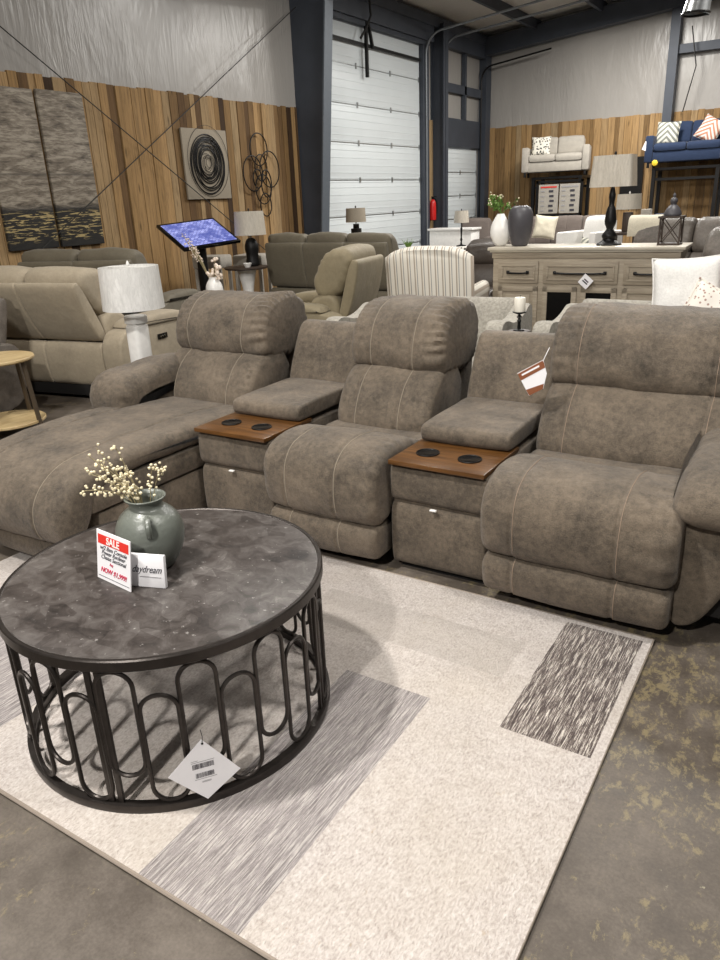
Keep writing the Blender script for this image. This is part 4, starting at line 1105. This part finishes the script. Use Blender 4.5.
# candle
cs = thing('pedestal_table', 'small dark pedestal table between the accent chairs', 'table', (-1.625, 4.45, 0))
obj('tabletop', MB().lathe([(0, .665), (.072, .665), (.075, .67), (.075, .685), (.07, .69), (0, .69)], 32), 'darkwood', cs)
obj('pedestal', MB().lathe([(.07, 0), (.07, .01), (.02, .05), (.018, .6), (.05, .665)], 20), 'darkwood', cs)
ck = thing('candle_holder', 'black candle holder on the small pedestal table', 'candle holder', (-1.625, 4.45, .69))
obj('stem', MB().lathe([(.035, 0), (.035, .006), (.012, .012), (.009, .05), (.014, .06), (.009, .07), (.009, .10), (.042, .112), (.045, .118), (0, .118)], 20), 'black_metal', ck)
obj('collar', MB().lathe([(.013, .078), (.018, .084), (.013, .092)], 16), 'chrome', ck)
cd = thing('candle', 'white pillar candle on the black candle holder', 'candle', (-1.625, 4.45, .808))
obj('wax', MB().lathe([(0, 0), (.034, 0), (.035, .002), (.035, .082), (.032, .086), (.0, .083)], 24), 'ivory', cd)
obj('wick', MB().tube([(0, 0, .082), (.001, 0, .094), (.004, 0, .10)], .0018, 5), 'black_metal', cd)

# pillows at the right, propped on a bench behind the end recliner
bn = plain_sofa('pillow_bench', 'pale grey bench seat behind the right end recliner', 'bench', (-.28, 4.35, 0), 0, 1, .8, 'light_tweed', h=.80, d=.7, aw=.08, armh=.55)
pillow('throw_pillow', (.37, .37), .13, 'white_fabric', 'large plain white pillow propped behind the right end recliner', 'pillow', (-.68, 4.50, .95), (-.15, -.06, .15), seed=2)
pillow('throw_pillow', (.34, .34), .12, 'pat_dots', 'smaller dotted ivory pillow in front of the large white pillow', 'pillow', (-.50, 4.22, .83), (-.3, .45, .1), seed=4)
pillow('throw_pillow', (.42, .42), .15, 'pat_chev', 'rust chevron pillow at the right edge beside the white pillow', 'pillow', (-.22, 4.46, .90), (-.25, .1, .2), seed=5)

# ------------------------------------------------------------------ left side pieces
et = thing('nesting_table', 'round pale oak end table with dark legs at the left edge', 'table', (-4.93, 2.98, 0))
obj('tabletop', MB().lathe([(0, .535), (.24, .535), (.255, .545), (.255, .556), (.25, .562), (0, .562)], 48), 'oak', et)
obj('shelf', MB().lathe([(0, .09), (.25, .09), (.255, .095), (.255, .108), (.25, .112), (0, .112)], 48), 'oak', et)
for k in range(4):
    a = .35+k*pi/2
    obj('leg', MB().tube([(.21*cos(a), .21*sin(a), .537), (.262*cos(a), .262*sin(a), .0)], .017, 8), 'leg_bronze', et)
def b_white(r, m):
    rings = []
    for w, z in ((.062, 0), (.064, .01), (.064, .26), (.062, .275), (.056, .278), (.056, .288), (.066, .292), (.066, .335), (.060, .345), (.02, .35)):
        rings.append([(w*(abs(cos(t*pi/16))**.5)*(1 if cos(t*pi/16) > 0 else -1), w*(abs(sin(t*pi/16))**.5)*(1 if sin(t*pi/16) > 0 else -1), z) for t in range(32)])
    obj('base', MB().grid_faces(rings), m, r, 30)
et2 = thing('end_table', 'small end table behind the chaise arm holding the white lamp', 'table', (-4.06, 3.53, 0))
obj('tabletop', MB().box2((-.12, -.12, .44), (.12, .12, .47), .004), 'darkwood', et2)
for x in (-.1, .1):
    for y in (-.1, .1): obj('leg', MB().box((x, y, .22), (.03, .03, .44)), 'darkwood', et2)
table_lamp((-4.06, 3.53, .47), 'white square ceramic lamp with film-wrapped white drum shade behind the chaise', 0, .208, .198, .28, .39, b_white, 'shade_white', 'white_ceramic')

# touch screen kiosk
kk = thing('screen_kiosk', 'tilted lit touch screen on a black stand before the plank wall', 'screen', (-6.52, 6.82, 0))
ka = Vector((.142, .685, .04)).normalized(); kb = -Vector((.44, -.074, -.24)).normalized(); kb = (kb-ka*kb.dot(ka)).normalized(); kn = ka.cross(kb)
if kn.z < 0: kn = -kn
sk = obj('bezel', MB().box((0, 0, 0), (.82, .57, .035), .006), 'black_gloss', kk)
km = Matrix((ka, kb, kn)).transposed().to_4x4(); km.translation = Vector((0, 0, 1.19)); sk.matrix_local = km
obj('display', MB().box((0, 0, .0185), (.75, .50, .002)), 'screen', sk)
obj('post', MB().box((0, 0, .58), (.09, .09, 1.14), .006), 'black_metal', kk)
obj('base', MB().box((0, 0, .012), (.34, .34, .024), .006), 'black_metal', kk)
# dried stems and white blooms beside it
def flower_bunch(name, label, loc, tips, petal, r=.012, n=9, spread=.03, seed=1, stemm='twig', nm='blossoms'):
    random.seed(seed)
    o = thing(name, label, 'flowers', loc)
    st = MB(); bl = MB()
    for t in tips:
        t = Vector(t); st.tube([(0, 0, 0), t*.5+Vector((0, 0, .02)), t], .003, 4)
        for j in range(n):
            P = t*(1-random.random()*.35)+Vector((random.uniform(-1, 1), random.uniform(-1, 1), random.uniform(-1, 1)))*spread
            bl.ball(P, r*random.uniform(.7, 1.2), 1)
    obj('stems', st, stemm, o); obj(nm, bl, petal, o); return o
fv = tag(obj('flower_vase', MB().lathe(smooth_open([(0, 0), (.06, 0), (.09, .06), (.08, .15), (.04, .2), (.045, .22), (.03, .21), (0, .2)]), 24), 'white_ceramic', None, 70, loc=(-5.25, 5.62, .62)), 'small white vase of flowers by the kiosk post', 'vase')
pd = thing('plant_table', 'small dark stand under the flower vase by the kiosk', 'table', (-5.25, 5.62, 0))
obj('tabletop', MB().lathe([(0, .60), (.16, .60), (.16, .62), (0, .62)], 24), 'darkwood', pd)
obj('pedestal', MB().lathe([(.12, 0), (.12, .02), (.02, .04), (.02, .6)], 12), 'darkwood', pd)
flower_bunch('flower_bunch', 'small cluster of white and pink blooms below the lit screen', (-5.25, 5.62, .80), [(.02, .02, .14), (.08, .0, .12), (-.03, .0, .06), (.05, -.02, .05), (.1, .02, .03), (.0, .05, .18)], 'blossom', .02, 5, .03, 4)
flower_bunch('dried_stems', 'dry pinkish stems with tiny buds left of the kiosk post', (-5.27, 5.60, .80), [(-.27, -.05, .46), (-.22, -.02, .40), (-.18, 0, .34), (-.25, .03, .30), (-.14, 0, .28)], 'blossom', .007, 22, .02, 5)
# lamp with dark base on round table
def b_dark(r, m): obj('base', MB().lathe(smooth_open([(0, 0), (.08, 0), (.09, .02), (.07, .12), (.09, .22), (.06, .31), (.02, .33)], 1), 20), m, r)
rt = thing('pedestal_table', 'small round table with white pedestal under the lamp left of the olive sofa', 'table', (-6.14, 7.18, 0))
obj('tabletop', MB().lathe([(0, .76), (.26, .76), (.27, .77), (.27, .785), (0, .79)], 32), 'darkwood', rt)
obj('pedestal', MB().lathe(smooth_open([(.16, 0), (.16, .03), (.05, .3), (.06, .5), (.12, .76)], 1), 20), 'white_ceramic', rt)
table_lamp((-6.08, 7.24, .79), 'dark based lamp with pale wrapped shade left of the olive sofa', 0, .19, .175, .27, .36, b_dark, 'shade_beige', 'black_metal')
cc = tag(obj('small_bowl', MB().lathe([(0, 0), (.03, 0), (.055, .05), (.05, .05), (.02, .01), (0, .01)], 20), 'white_ceramic', None, loc=(-6.00, 7.04, .79)), 'small white bowl beside the dark lamp base', 'bowl')
for k, (x, y) in enumerate(((-7.1, 7.62), (-6.6, 7.85))):
    s = thing('shag_stool', ('grey patterned stool by the plank wall, the left of two', 'grey patterned stool by the plank wall, the right of two')[k], 'stool', (x, y, 0), .3, 'grey stools by the plank wall')
    obj('seat', MB().box((0, 0, .80), (.42, .38, .16), .03), 'pat_stool', s) if 'pat_stool' in M else obj('seat', MB().box((0, 0, .80), (.42, .38, .16), .03), 'light_tweed', s)
    for a in (-.17, .17):
        for b in (-.15, .15): obj('leg', MB().box((a, b, .36), (.04, .04, .72)), 'light_tweed', s)
# small lamp with black base on a tall table in front of the dock door
ht2 = thing('side_table', 'dark side table by the dock door behind the olive sofa', 'table', (-6.3, 10.0, 0))
obj('tabletop', MB().box2((-.25, -.25, .96), (.25, .25, .99), .004), 'darkwood', ht2)
for x in (-.22, .22):
    for y in (-.22, .22): obj('leg', MB().box((x, y, .48), (.03, .03, .96)), 'darkwood', ht2)
def b_short(r, m): obj('base', MB().box((0, 0, .05), (.12, .12, .10), .006).box((0, 0, .13), (.07, .07, .07), .006), m, r)
table_lamp((-6.3, 10.0, .99), 'small lamp with beige drum shade and black base before the tall dock door', 0, .155, .145, .20, .19, b_short, 'shade_linen', 'black_metal')
# fire extinguisher on the wood strip
fe = thing('fire_extinguisher', 'red fire extinguisher hung on the wood strip between the doors', 'fire extinguisher', (-7.485, 14.98, 1.02))
obj('cylinder', MB().lathe(smooth_open([(0, 0), (.065, 0), (.07, .02), (.07, .34), (.05, .39), (.02, .42)], 1), 20), 'red', fe)
obj('valve', MB().box((.0, 0, .44), (.05, .035, .05), .005).box((.03, 0, .47), (.12, .02, .015)), 'black_metal', fe)
obj('hose', MB().tube([(.02, .02, .44), (.04, .08, .40), (.05, .10, .25), (.04, .09, .12)], .009, 6), 'black_metal', fe)
# white counter and pierced side table with a slim lamp
wc2 = thing('white_counter', 'low white counter under the fire extinguisher', 'counter', (-6.5, 13.95, 0))
obj('body', MB().box2((-.45, -.2, 0), (.45, .2, .86), .01), 'white_ceramic', wc2); obj('top', MB().box2((-.48, -.23, .86), (.48, .23, .9), .006), 'white_ceramic', wc2)
pt2 = tag(obj('pierced_stool', MB().lathe([(.0, 0), (.17, 0), (.2, .02), (.23, .3), (.2, .62), (.19, .64), (0, .64)], 28), 'pat_lattice', None, loc=(-5.78, 12.7, 0)), 'white lattice-patterned drum table under the slim lamp', 'table')
def b_slim(r, m): obj('base', MB().lathe([(0, 0), (.09, 0), (.09, .012), (.02, .03), (.013, .08), (.022, .11), (.012, .15), (.02, .3), (.01, .33), (.01, .40)], 16), m, r)
table_lamp((-5.78, 12.7, .64), 'slim dark candlestick lamp with small pale shade before the narrow door', 0, .135, .12, .2, .40, b_slim, 'shade_beige', 'black_metal')
# spiky potted plant above the striped chair
pl = thing('potted_plant', 'tiny spiky green plant in a white pot behind the striped chair', 'plant', (-4.62, 8.55, 0))
ps = thing('plant_stand', 'slim white stand carrying the tiny spiky plant', 'stand', (-4.62, 8.55, 0))
obj('top', MB().lathe([(0, .8), (.14, .8), (.14, .82), (0, .82)], 24), 'white_ceramic', ps)
obj('pedestal', MB().lathe([(.12, 0), (.12, .02), (.03, .05), (.03, .8)], 16), 'white_ceramic', ps)
obj('pot', MB().lathe([(0, .82), (.04, .82), (.055, .90), (.05, .90), (0, .89)], 20), 'white_ceramic', pl)
mb = MB()
for k in range(16):
    a = k*2.4; e = .3+.5*random.random(); d = Vector((cos(a)*e, sin(a)*e, 1)).normalized()
    mb.tube([Vector((0, 0, .88)), Vector((0, 0, .88))+d*.07+Vector((0, 0, .005)), Vector((0, 0, .88))+d*random.uniform(.11, .16)], [.008, .006, .001], 5)
obj('spiky_leaves', mb, 'leaf', pl)

# ------------------------------------------------------------------ light
def area(loc, power, size, target=None, col=(1, .97, .92), sy=None):
    L = bpy.data.lights.new('high_bay_lamp', 'AREA'); L.energy = power; L.size = size; L.color = col
    if sy: L.shape = 'RECTANGLE'; L.size_y = sy
    o = bpy.data.objects.new('high_bay_lamp', L); COL.objects.link(o); o.location = loc
    if target is not None:
        o.rotation_euler = (Vector(target)-Vector(loc)).to_track_quat('-Z', 'Y').to_euler()
    return o
area((-2.5, .2, 4.5), 125, .22, (-1.5, 1.6, 0))
area((-.6, -3.2, 4.6), 165, .22, (-1.2, 1.8, 0))
area((-5.8, 1.2, 4.5), 30, .3, (-2.2, 2.4, 0))
area((1.0, 2.0, 4.8), 70, .6)
area((-3.4, 5.0, 4.7), 45, .4)
area((-1.0, 7.0, 4.9), 85, .6)
area((-4.6, 9.6, 4.7), 70, .5)
area((-4.0, 12.6, 4.7), 110, .6)
area((-3.6, 15.4, 4.75), 130, .6)
area((-1.0, 14.0, 4.9), 110, .8)
w = bpy.data.worlds.new('world'); SC.world = w; w.use_nodes = True
w.node_tree.nodes['Background'].inputs[0].default_value = (.92, .95, 1, 1)
w.node_tree.nodes['Background'].inputs[1].default_value = .09

# ------------------------------------------------------------------ camera
RR = ((0.8487201119692955, 0.5273249880559832, -0.0400315939051107), (0.1571870088924447, -0.3238156961871159, -0.932971403172841), (-0.5049419924845556, 0.785539147257863, -0.35771753151210856))
cam = bpy.data.cameras.new('camera'); cam.sensor_fit = 'VERTICAL'; cam.sensor_height = 24; cam.lens = 731.858/960*24
co = bpy.data.objects.new('camera', cam); COL.objects.link(co)
r, d, f = (Vector(v) for v in RR)
mw = Matrix((r, -d, -f)).transposed().to_4x4(); mw.translation = (0, 0, 1.5); co.matrix_world = mw
cam.clip_end = 100
SC.camera = co
SC.view_settings.view_transform = 'Standard'; SC.view_settings.look = 'None'; SC.view_settings.gamma = 1
SC.view_settings.use_curve_mapping = False
SC.view_settings.exposure = 0.62
